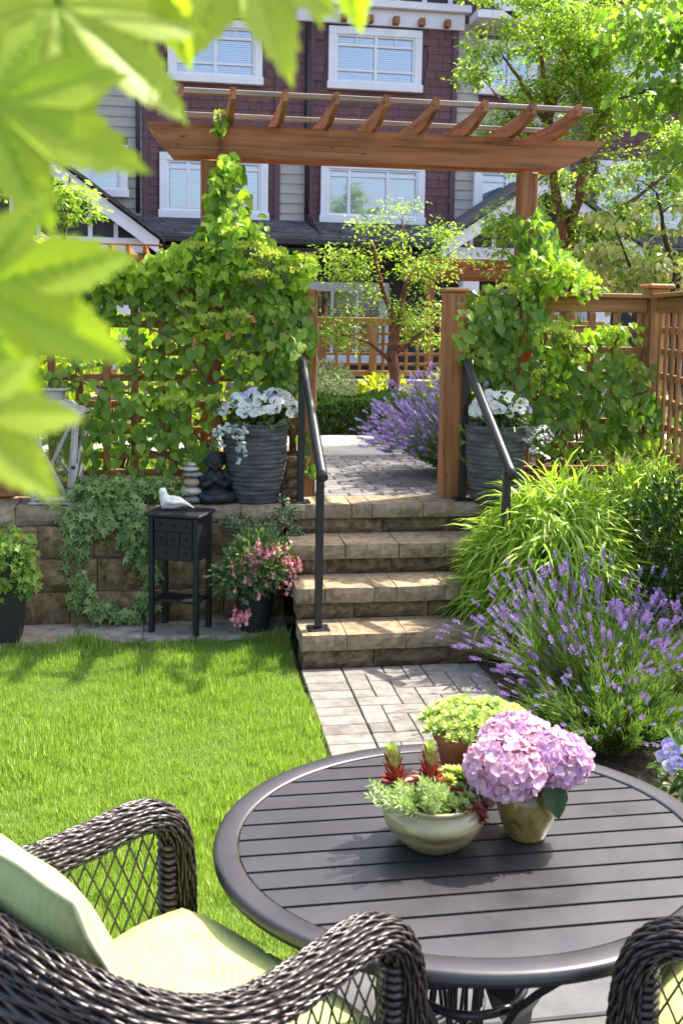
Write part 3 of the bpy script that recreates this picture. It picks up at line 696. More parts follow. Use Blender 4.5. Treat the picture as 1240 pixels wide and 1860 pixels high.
# far fence on its low wall, across the walk
fw = thing('far_wall', 'low grey block wall under the trellis fence across the walk', 'wall', (2, 10.9, .65))
for i in range(2): block_row(fw, 'wall_block', 'kerb_stone', -1.2, 4.8, 10.9, .655 + .165 * i, .163, .3, (.45, .4), .012, seed=60 + i)
block_row(fw, 'capstone', 'kerb_stone', -1.2, 4.8, 10.87, .985, .07, .4, (.45,), .008, seed=66)
ff = thing('trellis_fence', 'tan square-lattice fence standing on the low wall beyond the walkway', 'fence', (2, 11.05, 1.05))
boxpart('top_rail', ff, 'tan_wood_x', -1.2, 4.8, 11.02, 11.07, 1.665, 1.745); boxpart('bottom_rail', ff, 'tan_wood_x', -1.2, 4.8, 11.02, 11.07, 1.10, 1.165)
vs_ = MB().box(-.017, .017, 0, .018, 0, .497, .002).mesh('slat', 'tan_wood_z'); hsl = MB().box(-3, 3, 0, .016, -.016, .016, .002).mesh('slat', 'tan_wood_x')
for i in range(46): piece('slat', vs_, ff, (-1.14 + i * .13, 11.03, 1.167))
for i in range(4): piece('slat', hsl, ff, (1.8, 11.05, 1.235 + i * .112))
for X in (-1.0, .55, 1.55, 2.12, 3.4, 4.7): boxpart('post', ff, 'tan_wood_z', X - .04, X + .04, 10.985, 11.018, 1.056, 1.745)

# ------------------------------------------------------------------ cedar arbor over the gate
ab = thing('arbor', 'cedar arbor of heavy beams and upturned rafters spanning the garden gate', 'pergola', (1.2, 6.05, .68))
bm = [(-.173, 2.854), (2.62, 2.854), (2.52, 2.775), (2.32, 2.672), (-.02, 2.672), (-.11, 2.775)]
part('beam', MB().prism(bm, 1, 6.10, 6.145), 'cedar_x', ab)
part('beam', MB().prism([(x, z) for x, z in bm], 1, 6.27, 6.315), 'cedar_x', ab)
for X in (.138, 2.102): part('post', MB().box(X, X + .105, 6.148, 6.267, .66, 2.66, .006), 'cedar_z', ab)
rf = MB().prism([(5.80, 2.985), (5.815, 2.995), (6.02, 2.965), (6.10, 2.96), (6.85, 2.96), (6.85, 2.86), (6.02, 2.86), (5.955, 2.865), (5.80, 2.955)], 0, -.021, .021)
rf = MB().prism([(5.72, 2.99), (5.95, 2.955), (6.1, 2.95), (6.80, 2.95), (6.80, 2.857), (6.04, 2.857), (5.93, 2.872), (5.72, 2.925)], 0, -.016, .016)
rme = rf.mesh('rafter', 'cedar_y')
for X in (.02, .302, .588, .872, 1.157, 1.442, 1.727, 2.012, 2.285): piece('rafter', rme, ab, (X, 0, 0))
part('batten', MB().box(-.12, 2.42, 5.85, 5.89, 2.973, 3.003, .003), 'grey_wood_x', ab)
part('batten', MB().box(-.12, 2.42, 6.42, 6.46, 2.951, 2.981, .003), 'grey_wood_x', ab)

# fences beside the gate
def lattice(parent, x0, x1, y, xs, zs, mv='cedar_z', mh='cedar_x', z0=.75, z1=1.80):
    a = MB().box(-.022, .022, 0, .018, z0, z1, .003).mesh('slat', mv); b = MB().box(-.5, .5, 0, .018, -.021, .021, .003).mesh('slat', mh)
    for X in xs: piece('slat', a, parent, (X + random.uniform(-.004, .004), y, 0))
    for Z in zs: piece('slat', b, parent, ((x0 + x1) / 2, y + .02, Z), 0, (x1 - x0, 1, 1))
fl = thing('garden_fence', 'orange cedar lattice fence left of the gate, smothered in lime climbing hydrangea', 'fence', (-.5, 6.05, .68))
boxpart('top_rail', fl, 'cedar_x', -3.6, .715, 6.02, 6.06, 1.80, 1.885); boxpart('bottom_rail', fl, 'cedar_x', -3.6, .715, 6.02, 6.06, .69, .775)
boxpart('rail_cap', fl, 'cedar_x', -3.6, .72, 5.99, 6.095, 1.887, 1.912)
lattice(fl, -3.6, .715, 6.022, [-3.5 + .155 * i for i in range(28)], [.80 + .02, .925, 1.07, 1.225, 1.38, 1.53, 1.69])
for X in (-3.4, -1.75, -.98): boxpart('post', fl, 'cedar_z', X - .05, X + .05, 6.062, 6.16, .66, 1.885)
boxpart('gate_post', fl, 'cedar_z', .722, .815, 5.97, 6.07, .665, 1.91)
fr_ = thing('garden_fence', 'cedar lattice fence right of the gate with a capped corner post', 'fence', (2.2, 6.05, .68))
boxpart('top_rail', fr_, 'tan_wood_x', 1.69, 2.90, 6.02, 6.06, 1.805, 1.893); boxpart('bottom_rail', fr_, 'tan_wood_x', 1.69, 2.90, 6.02, 6.06, .69, .775)
boxpart('rail_cap', fr_, 'tan_wood_x', 1.69, 2.905, 5.985, 6.095, 1.895, 1.922)
lattice(fr_, 1.69, 2.90, 6.022, [1.76 + .157 * i for i in range(8)], [.82, .97, 1.12, 1.27, 1.42, 1.57, 1.70], 'tan_wood_z', 'tan_wood_x')
boxpart('gate_post', fr_, 'cedar_z', 1.560, 1.678, 5.84, 5.96, .665, 1.905)
boxpart('post_cap', fr_, 'tan_wood_x', 1.545, 1.693, 5.825, 5.975, 1.908, 1.932, .008)
boxpart('corner_post', fr_, 'tan_wood_z', 2.908, 3.02, 5.98, 6.09, .3, 1.955)
boxpart('post_cap', fr_, 'tan_wood_x', 2.88, 3.048, 5.952, 6.118, 1.957, 1.985, .008)
# side run coming towards the viewer
sd = thing('side_fence', 'lattice fence running forward from the capped corner post on the right', 'fence', (2.95, 5.97, 0), rot=math.atan2(-.93, -.22))
def lb(n, mat, x0, x1, y0, y1, z0, z1): part(n, MB().box(x0, x1, y0, y1, z0, z1, .004), mat, sd, local=True)
lb('top_rail', 'tan_wood_x', .02, 1.5, -.02, .02, 1.805, 1.893); lb('rail_cap', 'tan_wood_x', .02, 1.5, -.055, .055, 1.895, 1.922); lb('bottom_rail', 'tan_wood_x', .02, 1.5, -.02, .02, .69, .775)
lb('post', 'tan_wood_z', 1.502, 1.61, -.055, .055, 0, 1.95)
sv = MB().box(-.022, .022, -.018, 0, .776, 1.804, .003).mesh('slat', 'tan_wood_z'); sh_ = MB().box(.02, 1.5, .002, .018, -.021, .021, .003).mesh('slat', 'tan_wood_x')
for i in range(9): piece('slat', sv, sd, (.12 + .157 * i, 0, 0), local=True)
for Z in (.82, .97, 1.12, 1.27, 1.42, 1.57, 1.70): piece('slat', sh_, sd, (0, 0, Z), local=True)

# black handrails
def handrail(X, label):
    h = thing('handrail', label, 'handrail', (X, 4.96, .18), 'black handrails beside the steps')
    for (yy, zb, zt) in ((4.97, .18, 1.0), (5.78, .68, 1.47)):
        part('post', MB().box(X - .019, X + .019, yy - .019, yy + .019, zb + .01, zt, .003), 'black_metal', h)
        bp = part('base_plate', MB().box(X - .055, X + .055, yy - .05, yy + .05, zb, zb + .0095, .003), 'black_metal', h)
        part('bolt', MB().lathe([(.008, 0), (.008, .007), (.004, .009)], 8, (X - .04, yy - .036, zb + .0095)).lathe([(.008, 0), (.008, .007), (.004, .009)], 8, (X + .04, yy - .036, zb + .0095)), 'black_metal', bp)
    part('rail', MB().tube([(X, 5.83, 1.492), (X, 5.78, 1.50), (X, 5.73, 1.482), (X, 4.93, .993), (X, 4.88, .965)], .0265, 14), 'black_metal', h)
handrail(.703, 'black metal handrail on the left of the steps beside the fuchsia')
handrail(1.668, 'black metal handrail on the right of the steps rising out of the bamboo grass')
# ------------------------------------------------------------------ trees
def blob_pts(c, r, n, p=1 / 2.2):
    d = rand_dirs(n); rad = rng.random(n) ** p
    return np.array(c) + d * rad[:, None] * np.array(r)
def gaps(P, f=2.0, thr=-.08, seed=0):
    k = np.array([mnoise.noise(Vector((p[0] * f + seed, p[1] * f, p[2] * f + 3.1))) for p in P])
    return P[k > thr]
def tree(name, label, cat, base, stems, blobs, tm, size, mat, bark, per=20, spray=.15, group=None, wid=1.0, gap=(2.0, -.08), twig=.004, flat=.4, droop=.25, kindname='crown'):
    g = thing(name, label, cat, base, group)
    tb = MB(); nodes = []; nr = []
    for pts, rad in stems:
        P = []; Rr = []
        for i in range(len(pts) - 1):
            for t in (0, .25, .5, .75):
                p = Vector(pts[i]).lerp(Vector(pts[i + 1]), t) + Vector((random.uniform(-1, 1), random.uniform(-1, 1), 0)) * rad[i] * .35
                P.append(p); Rr.append((rad[i] + (rad[i + 1] - rad[i]) * t) * random.uniform(.92, 1.08))
        P.append(Vector(pts[-1])); Rr.append(rad[-1])
        tb.tube(P, Rr, 9)
        nodes += [tuple(p) for p in P[2:]]; nr += Rr[2:]
    cl = np.concatenate([blob_pts(c, r, n) for c, r, n in blobs]); cl = gaps(cl, gap[0], gap[1], base[0])
    N = np.array(nodes); NR = np.array(nr)
    o = np.argsort([np.min(np.linalg.norm(N - p, axis=1)) for p in cl])
    for i in o:
        p = cl[i]; dd = np.linalg.norm(N - p, axis=1) + np.maximum(0, N[:, 2] - p[2] + .1) * 1.0
        j = int(np.argmin(dd)); a = Vector(N[j]); b = Vector(p); L = (b - a).length
        if L < .02: continue
        r0 = min(NR[j] * .62, twig + .010 * L)
        mid = a.lerp(b, .5) + Vector((random.uniform(-.1, .1) * L, random.uniform(-.1, .1) * L, .10 * L))
        tb.tube([a, a.lerp(mid, .55) + Vector((0, 0, .02 * L)), mid, b], [r0, r0 * .85, r0 * .7, twig * .35], 5)
        N = np.vstack([N, [tuple(mid), tuple(b)]]); NR = np.concatenate([NR, [r0 * .75, twig * .6]])
    part('trunk', tb, bark, g)
    n = len(cl) * per; c = np.repeat(cl, per, 0); dv = rand_dirs(n); dv[:, 2] *= flat
    pos = c + dv * (rng.random(n) ** .6 * spray)[:, None]
    d = dv + rand_dirs(n) * .5; d[:, 2] -= droop
    nn = rand_dirs(n) * .7; nn[:, 2] += 1.0
    stuff(kindname, cloud(tm, pos, d, nn, rng.uniform(.7, 1.25, n) * size, wid), mat, g, kind=None)
    return g
tree('maple_tree', 'small copper-barked maple seen through the gate behind the lavender', 'tree', (2.19, 10.2, .655),
     [([(2.19, 10.2, .62), (2.20, 10.2, .9), (2.16, 10.2, 1.42)], [.085, .062, .06]),
      ([(2.16, 10.2, 1.40), (2.17, 10.18, 1.7), (2.03, 10.15, 2.06), (1.92, 10.1, 2.5)], [.045, .034, .024, .01]),
      ([(2.17, 10.2, 1.42), (2.24, 10.2, 1.75), (2.31, 10.25, 2.18), (2.24, 10.2, 2.75)], [.042, .032, .022, .008]),
      ([(2.17, 10.2, 1.36), (2.4, 10.15, 1.55), (2.62, 10.1, 1.75)], [.03, .02, .01]),
      ([(2.16, 10.2, 1.3), (1.9, 10.1, 1.5), (1.55, 10.1, 1.6)], [.025, .017, .008])],
     [((2.12, 10.2, 2.45), (.55, .5, .55), 105), ((1.62, 10.1, 1.62), (.36, .4, .22), 42), ((2.62, 10.1, 1.70), (.36, .4, .32), 52), ((2.1, 10.1, 1.95), (.62, .45, .35), 80), ((1.62, 10.15, 2.3), (.25, .35, .22), 26), ((2.66, 10.2, 2.4), (.2, .35, .4), 30)],
     'lobed', .042, 'tree_leaf', 'bark_copper', per=30, spray=.19, wid=.75, gap=(2.6, -.0))
tree('maple_tree', 'tall multi-stemmed maple with coppery bark rising behind the right end of the arbor', 'tree', (3.55, 9, .655),
     [([(3.56, 9, .62), (3.55, 9, 1.4), (3.53, 9, 2.45)], [.10, .085, .07]),
      ([(3.52, 9, 2.4), (3.37, 9, 3.0), (3.30, 9, 3.6), (3.20, 9, 4.2)], [.05, .042, .03, .018]),
      ([(3.30, 9, 3.45), (3.38, 9, 3.9), (3.50, 9, 4.4), (3.55, 9, 5.2)], [.04, .036, .034, .02]),
      ([(3.30, 9, 3.5), (3.05, 9, 3.85), (2.85, 9, 4.1)], [.028, .018, .008]),
      ([(3.34, 9, 3.3), (3.02, 8.9, 3.45), (2.7, 8.8, 3.75)], [.024, .016, .008]),
      ([(3.54, 9, 2.45), (3.63, 9, 3.0), (3.76, 9, 3.5), (4.1, 9, 4.0), (4.4, 9, 4.4)], [.048, .04, .032, .022, .01]),
      ([(3.55, 9, 2.2), (3.9, 8.9, 2.7), (4.4, 8.8, 3.1)], [.035, .025, .01])],
     [((3.25, 9, 4.35), (.75, .7, .8), 170), ((2.85, 8.9, 3.85), (.45, .5, .4), 62), ((3.9, 9, 3.9), (.6, .6, .5), 105), ((4.3, 9, 4.5), (.55, .6, .55), 70), ((3.0, 8.9, 3.35), (.42, .45, .22), 42), ((3.55, 9, 3.1), (.7, .6, .35), 62), ((2.95, 8.8, 2.45), (.35, .35, .35), 40), ((3.85, 8.8, 2.45), (.45, .4, .5), 70), ((4.4, 8.9, 3.2), (.4, .4, .5), 60)],
     'lobed', .046, 'tree_leaf', 'bark_copper', per=54, spray=.19, wid=.8, gap=(1.7, -.2))
tree('maple_tree', 'large-leaved tree whose branches hang in from the upper right corner behind the dogwood', 'tree', (5.4, 8.4, .655),
     [([(5.4, 8.4, .6), (5.320, 8.246, 1.550), (5.121, 7.980, 3.279), (4.921, 7.847, 4.343)], [.10, .09, .07, .04]),
      ([(5.147, 8.007, 3.212), (4.389, 7.581, 3.678), (3.724, 7.315, 3.545), (3.192, 7.249, 3.372)], [.04, .026, .016, .006]),
      ([(5.054, 7.980, 3.678), (4.256, 7.714, 4.077), (3.658, 7.581, 4.010)], [.033, .02, .008])],
     [((3.658, 7.315, 3.412), (.55, .45, .27), 40), ((3.525, 7.448, 3.970), (.48, .45, .3), 36), ((4.123, 7.581, 3.811), (.65, .5, .65), 60), ((5.054, 7.980, 4.210), (.9, .8, .65), 40), ((3.791, 7.315, 3.066), (.28, .3, .16), 13)],
     'lobed', .115, 'tree_leaf_big', 'bark_dark', per=13, spray=.22, wid=.85, droop=.9)
tree('dogwood_tree', 'dogwood with pale and rust-tinged leaves standing behind the capped fence corner post', 'tree', (3.75, 7.2, .655),
     [([(3.75, 7.2, .6), (3.72, 7.2, 1.5), (3.65, 7.2, 2.1), (3.5, 7.2, 2.7)], [.04, .032, .024, .01]), ([(3.7, 7.2, 1.6), (3.4, 7.2, 2.0), (3.15, 7.1, 2.4)], [.02, .014, .006])],
     [((3.45, 7.2, 2.35), (.48, .5, .55), 110), ((3.2, 7.1, 2.15), (.3, .35, .25), 40)],
     'oval', .062, 'dogwood_leaf', 'bark_dark', per=16, spray=.13, droop=.9)
tree('shrub', 'golden shrub peeking over the left fence beside the porch', 'shrub', (-1.25, 8, .655),
     [([(-1.25, 8, .6), (-1.22, 8, 1.4), (-1.1, 8, 2.1)], [.03, .024, .01])],
     [((-1.25, 8, 2.15), (.5, .4, .25), 60), ((-1.3, 8, 1.6), (.6, .4, .5), 60)], 'oval', .05, 'gold_leaf', 'bark_dark', per=20, spray=.13)
tree('maple_tree', 'slim green tree in front of the left porch gable', 'tree', (-1.0, 8.6, .655),
     [([(-1.0, 8.6, .6), (-.98, 8.6, 1.6), (-.9, 8.6, 2.5), (-.85, 8.6, 2.85)], [.035, .03, .02, .006])],
     [((-.84, 8.6, 2.62), (.26, .3, .22), 38), ((-1.1, 8.6, 2.75), (.3, .3, .2), 26)], 'lobed', .055, 'tree_leaf', 'bark_dark', per=20, spray=.12, wid=.8)

def shrub(name, label, cat, base, blobs, tm, size, mat, n, stem='stem_brown', group=None, n_obj=0, wid=1.0, out=1.0, up=.3, kind=None, rest='foliage', gapf=None):
    g = thing(name, label, cat, base, group); P = []; D = []
    for c, r, share in blobs:
        k = int(n * share); d = rand_dirs(k); rad = .45 + .55 * rng.random(k) ** .5
        bump = np.array([mnoise.noise(Vector((q[0] * 2.2 + c[0], q[1] * 2.2, q[2] * 2.2 + c[2]))) for q in d])
        p = np.array(c) + d * (rad * (1 + .22 * bump))[:, None] * np.array(r); P.append(p); D.append(d * out + rand_dirs(k) * .7 + np.array([0, 0, up]))
    P = np.concatenate(P); D = np.concatenate(D); ok = P[:, 2] > base[2] - .02; P, D = P[ok], D[ok]
    if gapf:
        k = np.array([mnoise.noise(Vector(p * gapf)) for p in P]); ok = k > -.2; P, D = P[ok], D[ok]
    nn = rand_dirs(len(P)) * .8 + np.array([0, -.25, .8])
    S = rng.uniform(.7, 1.25, len(P)) * size
    if n_obj: leaves(g, tm, P, D, nn, S, mat, n_obj, 'leaf', rest, wid)
    else: stuff(rest, cloud(tm, P, D, nn, S, wid), mat, g, kind=kind)
    tb = MB()
    for _ in range(14):
        c, r, _s = random.choice(blobs); e = Vector(c) + Vector((random.uniform(-.7, .7) * r[0], random.uniform(-.7, .7) * r[1], random.uniform(-.2, .8) * r[2]))
        b = Vector(base) + Vector((random.uniform(-.04, .04), random.uniform(-.04, .04), -.01)); tb.tube([b, b.lerp(e, .5) + Vector((0, 0, .05)), e], [.008, .006, .002], 5)
    part('stem', tb, stem, g); return g
# plants beyond the gate
shrub('weeping_shrub', 'rounded weeping shrub with whitish variegated leaves and coral tips beyond the hedge', 'shrub', (1.42, 10.0, .655), [((1.43, 9.95, 1.0), (.31, .3, .31), 1)], 'quad', .05, 'variegated_leaf', 4600, wid=.5, up=-.6)
tips = blob_pts((1.44, 9.95, 1.26), (.2, .2, .035), 70); 
stuff('new_growth', cloud('quad', tips, rand_dirs(70) + np.array([0, 0, .8]), rand_dirs(70), .05, .5), 'rosette_red', bpy.data.objects['weeping_shrub'])
shrub('golden_shrub', 'lime-gold low shrub at the foot of the small copper-barked maple', 'shrub', (2.12, 10.45, .655), [((2.12, 10.45, .92), (.32, .22, .22), 1)], 'oval', .075, 'gold_leaf', 420, wid=.8)
shrub('golden_shrub', 'lime-gold shrub half hidden by the far lavender and the right gate post', 'shrub', (2.85, 10.45, .655), [((2.85, 10.45, .95), (.26, .2, .26), 1)], 'oval', .07, 'gold_leaf', 360, wid=.8)
hd = thing('hedge', 'low clipped dark green hedge along the far side of the walkway', 'hedge', (1.6, 9.4, .655))
hp = np.stack([rng.uniform(.2, 3.6, 20000), 9.2 + .5 * rng.random(20000), .66 + .31 * rng.random(20000)], -1)
fx = rng.random(20000); hp[:, 1] = np.where(fx < .5, 9.17 + .06 * rng.random(20000) + .03 * np.sin(hp[:, 0] * 9), hp[:, 1]); hp[:, 2] = np.where(fx > .6, .95 + .03 * np.sin(hp[:, 0] * 7) + .05 * rng.random(20000), hp[:, 2])
stuff('foliage', cloud('needle', hp, rand_dirs(20000) * .6 + np.array([0, -.4, .9]), rand_dirs(20000), rng.uniform(.025, .06, 20000), 2.6), 'hedge_leaf', hd, kind=None)
tb = MB()
for i in range(40): x = .25 + i * .085; tb.tube([(x, 9.4, .64), (x + random.uniform(-.05, .05), 9.42, .9)], [.012, .004], 5)
part('stem', tb, 'stem_brown', hd)
# sunlit shrubs just behind the two fences
for i, (c, r, nn_) in enumerate((((-1.9, 6.9, 1.15), (.55, .35, .6), 900), ((-1.1, 6.9, 1.05), (.5, .35, .55), 900), ((-.35, 6.9, 1.15), (.45, .35, .6), 900), ((.35, 6.8, 1.0), (.32, .3, .42), 600))):
    shrub('shrub', ('yellow-green shrub behind the fence at its left end', 'yellow-green shrub behind the lattice above the lantern', 'yellow-green shrub behind the lattice above the ivy mound', 'yellow-green shrub behind the lattice beside the left gate post')[i], 'shrub', (c[0], c[1], .655), [(c, r, 1)], 'oval', .085, 'gold_leaf' if i % 2 else 'vine_lime', nn_, wid=.8, group='shrubs behind the left fence')
for i, (c, r, nn_) in enumerate((((2.15, 6.8, 1.1), (.4, .35, .5), 500), ((2.85, 6.9, 1.2), (.45, .35, .6), 700))):
    shrub('shrub', ('green shrub behind the right lattice next to the gate post', 'green shrub behind the right lattice near the corner post')[i], 'shrub', (c[0], c[1], .655), [(c, r, 1)], 'oval', .08, 'tree_leaf_big', nn_, wid=.8, group='shrubs behind the right fence')

# ------------------------------------------------------------------ climbing hydrangeas
def vine(label, base, leafy_regions, lime_regions, flower_heads, stems, n_obj=300):
    g = thing('climbing_hydrangea', label, 'climber', base, 'climbing hydrangeas on the fences')
    P = []; B = []
    for (x, z, rx, rz, n, y0, dep) in leafy_regions:
        a = rng.uniform(0, 2 * np.pi, n); r = rng.random(n) ** .55
        X = x + rx * r * np.cos(a); Z = z + rz * r * np.sin(a); Y = y0 - dep * (1 - r ** 2) * rng.uniform(.35, 1, n) + rng.normal(0, .02, n)
        P.append(np.stack([X, Y, Z], -1))
    P = np.concatenate(P); n = len(P)
    d = np.stack([rng.normal(0, .45, n), -.35 + rng.normal(0, .25, n), -1 + rng.normal(0, .3, n)], -1)
    nn = np.stack([rng.normal(0, .35, n), -1 + rng.normal(0, .2, n), .55 + rng.normal(0, .35, n)], -1)
    leaves(g, 'heart', P, d, nn, rng.uniform(.036, .078, n) * rng.uniform(.8, 1.1, n), 'vine_leaf', n_obj)
    for i, (x, z, rx, rz, n, y0, dep) in enumerate(lime_regions):
        a = rng.uniform(0, 2 * np.pi, n); r = rng.random(n) ** .55
        Q = np.stack([x + rx * r * np.cos(a), y0 - dep * rng.random(n), z + rz * r * np.sin(a)], -1)
        d = np.stack([rng.normal(0, .6, n), -.35 + rng.normal(0, .4, n), -.7 + rng.normal(0, .5, n)], -1)
        nn = np.stack([rng.normal(0, .5, n), -.7 + rng.normal(0, .4, n), .8 + rng.normal(0, .4, n)], -1)
        stuff('lit_young_leaves', cloud('heart', Q, d, nn, rng.uniform(.035, .065, n), .8), 'vine_lime', g)  # young growth; its lime also paints the sunlit vine tops into leaf colour
    FP = []; FD = []; sb = MB()
    for (x, y, z, r) in flower_heads:
        r = r * random.uniform(.6, 1.05); z = z + random.uniform(-.03, .03); k = int(230 * (r / .09) ** 1.5)
        a = rng.uniform(0, 2 * np.pi, k); q = r * np.sqrt(rng.random(k))
        F = np.stack([x + q * np.cos(a), y + q * np.sin(a) * .8, z + .25 * r - (q / r) ** 2 * r * .35 + rng.normal(0, .006, k)], -1)
        FP.append(F); FD.append(F - np.array([x, y, z - .12]))
        for t in range(0, k, 9): sb.tube([(x, y, z - .09), tuple((F[t] + np.array([x, y, z - .06])) / 2), tuple(F[t])], [.0022, .0016, .001], 3, cap=False)
    FP = np.concatenate(FP); FD = np.concatenate(FD)
    stuff('flower_heads', cloud('quad', FP, FD + rand_dirs(len(FP)) * .12, rand_dirs(len(FP)), rng.uniform(.013, .023, len(FP))), 'vine_flower', g)
    tb = MB()
    for pts, r in stems:
        Q = []
        for i in range(len(pts) - 1):
            for t in (0, .33, .66): Q.append(Vector(pts[i]).lerp(Vector(pts[i + 1]), t) + Vector((random.uniform(-.02, .02), random.uniform(-.015, .015), random.uniform(-.015, .015))))
        Q.append(Vector(pts[-1])); tb.tube(Q, [r * (1 - .6 * i / len(Q)) for i in range(len(Q))], 6)
    tb.v += []; part('stem', tb, 'stem_brown', g)
    if sb.v: part('flower_stalks', sb, 'stem_green', g, kind='stuff')
    return g
YF = 6.0
vine('lime-green climbing hydrangea covering the left fence and climbing the left arbor post', (.2, 5.98, .66),
     [(.29, 2.40, .13, .26, 150, YF + .1, .2), (.30, 2.10, .26, .22, 150, YF, .2), (.52, 1.85, .26, .24, 190, YF, .2), (.62, 1.62, .18, .24, 150, YF - .02, .18), (.58, 1.36, .2, .2, 90, YF, .12),
      (.05, 1.92, .4, .16, 150, YF, .16), (-.38, 1.83, .36, .12, 110, YF, .14), (.0, 1.62, .45, .2, 110, YF, .12), (-.2, 1.3, .5, .3, 190, YF + .02, .10), (.35, 1.42, .3, .2, 100, YF, .12),
      (-.25, 1.02, .5, .2, 130, YF + .02, .1), (.1, .95, .3, .2, 60, YF, .1), (-.95, 1.5, .4, .45, 140, YF, .12), (.75, .95, .07, .16, 14, YF - .02, .06), (.27, 2.62, .05, .06, 10, YF + .05, .05), (.26, 2.86, .04, .05, 12, YF + .05, .05)],
     [(-.42, 1.97, .26, .09, 260, YF, .2), (.12, 2.04, .3, .11, 240, YF, .22), (.33, 2.2, .2, .17, 150, YF, .22), (.29, 2.5, .10, .16, 60, YF + .06, .18), (.62, 2.02, .18, .10, 150, YF, .2), (.2, 1.70, .22, .07, 70, YF - .1, .1), (.0, 1.27, .25, .05, 45, YF - .1, .08), (.35, 1.5, .12, .06, 24, YF - .1, .06), (.24, 2.84, .03, .05, 14, YF + .02, .05)],
     [(-.62, 5.9, 1.99, .12), (-.48, 5.86, 1.98, .11), (-.30, 5.88, 1.99, .12), (-.1, 5.88, 2.02, .11), (.12, 5.86, 2.10, .11), (.46, 5.8, 2.0, .11), (.30, 5.88, 2.2, .10), (.62, 5.82, 1.98, .11), (.74, 5.9, 2.06, .09), (-.55, 5.92, 2.0, .11), (-.38, 5.9, 2.03, .12), (-.22, 5.95, 2.02, .1), (.0, 5.9, 2.08, .09), (.40, 5.85, 2.12, .12), (.52, 5.82, 2.07, .1), (.70, 5.86, 2.03, .10), (.58, 5.92, 2.13, .06), (.06, 5.8, 1.80, .08), (.20, 5.8, 1.75, .10), (.33, 5.8, 1.73, .07), (-.15, 5.85, 1.72, .06), (.0, 5.82, 1.24, .08), (.22, 5.82, 1.27, .07), (-.1, 5.82, 1.33, .05), (.34, 5.82, 1.52, .07), (-.28, 5.84, 1.5, .06), (.24, 5.9, 2.9, .04)],
     [([(.30, 6.0, .66), (.25, 5.98, 1.2), (.24, 6.0, 1.7), (.27, 6.05, 2.2), (.25, 6.1, 2.8)], .016), ([(.42, 6.0, .66), (.5, 5.98, 1.1), (.6, 5.97, 1.7), (.7, 5.97, 2.0)], .013), ([(.24, 5.98, 1.6), (-.1, 5.97, 1.85), (-.6, 5.97, 1.9)], .01), ([(.28, 6, .9), (-.1, 5.98, 1.25), (-.7, 5.98, 1.4)], .01), ([(.3, 6, .7), (-.1, 5.98, .95), (-.6, 5.98, 1.05)], .009), ([(.25, 5.98, 1.3), (.0, 5.9, 1.6), (-.3, 5.9, 1.7)], .008)])
vine('climbing hydrangea spreading over the right fence between the gate post and the corner post', (2.0, 5.98, .66),
     [(2.13, 2.14, .16, .28, 170, YF, .2), (1.66, 1.72, .07, .2, 26, YF - .22, .05), (1.82, 1.78, .18, .18, 110, YF - .06, .16), (1.80, 1.52, .22, .2, 110, YF - .04, .14), (2.0, 1.78, .25, .18, 120, YF, .2), (2.1, 1.35, .35, .3, 190, YF, .16), (2.45, 1.45, .3, .25, 120, YF, .16), (2.75, 1.25, .3, .3, 150, YF, .16), (2.45, 1.1, .5, .2, 170, YF, .16), (1.68, 1.05, .06, .16, 12, YF - .2, .06), (2.9, 1.1, .3, .2, 90, YF - .15, .2)],
     [(2.18, 2.04, .22, .14, 200, YF, .24), (2.38, 1.96, .2, .09, 60, YF, .2), (2.28, 1.62, .2, .14, 90, YF - .12, .1), (2.62, 1.68, .2, .07, 45, YF - .1, .1), (2.2, 1.4, .12, .1, 30, YF - .14, .08), (2.12, 2.28, .11, .14, 50, YF, .15)],
     [(2.12, 5.82, 2.03, .11), (2.28, 5.84, 2.0, .11), (2.42, 5.86, 1.97, .10), (2.2, 5.78, 1.66, .10), (2.32, 5.78, 1.6, .09), (1.9, 5.8, 1.94, .09), (2.2, 5.85, 2.08, .10), (2.34, 5.9, 2.02, .09), (2.05, 5.85, 1.95, .09), (2.28, 5.8, 1.68, .10), (2.38, 5.82, 1.62, .08), (2.62, 5.85, 1.72, .08), (2.14, 5.8, 1.42, .06), (2.48, 5.9, 2.0, .07), (1.95, 5.82, 1.9, .06)],
     [([(2.0, 6.0, .66), (2.02, 5.98, 1.2), (2.04, 5.98, 1.8), (2.06, 6.0, 2.35)], .014), ([(2.1, 5.98, .7), (2.4, 5.97, 1.2), (2.7, 5.97, 1.5)], .011), ([(2.0, 5.98, 1.0), (1.8, 5.95, 1.4), (1.75, 5.93, 1.9)], .011), ([(2.1, 6, .8), (2.6, 5.97, 1.0), (3.0, 5.9, 1.1)], .009)])

# ------------------------------------------------------------------ ivy on the wall
def ivy(g, spots, n_obj, size=.046, mat='ivy_leaf'):
    P = []; D = []; Nn = []
    for (c, r, n, hang) in spots:
        p = blob_pts(c, r, n, .5); P.append(p); k = len(p)
        o = (p - np.array(c)) / np.array(r)
        D.append(np.stack([o[:, 0] * .6 + rng.normal(0, .4, k), -.5 * np.ones(k) + rng.normal(0, .3, k), -hang + rng.normal(0, .35, k)], -1))
        Nn.append(np.stack([o[:, 0] * .4 + rng.normal(0, .35, k), -.8 + rng.normal(0, .3, k), .75 + (1 - hang) * .6 + rng.normal(0, .3, k)], -1))
    P, D, Nn = map(np.concatenate, (P, D, Nn)); leaves(g, 'ivy', P, D, Nn, rng.uniform(.6, 1.25, len(P)) * size, mat, n_obj)
iv = thing('ivy', 'variegated ivy mounded on the capstones and trailing down the block wall beside the black stand', 'ivy', (-.35, 5.8, .68))
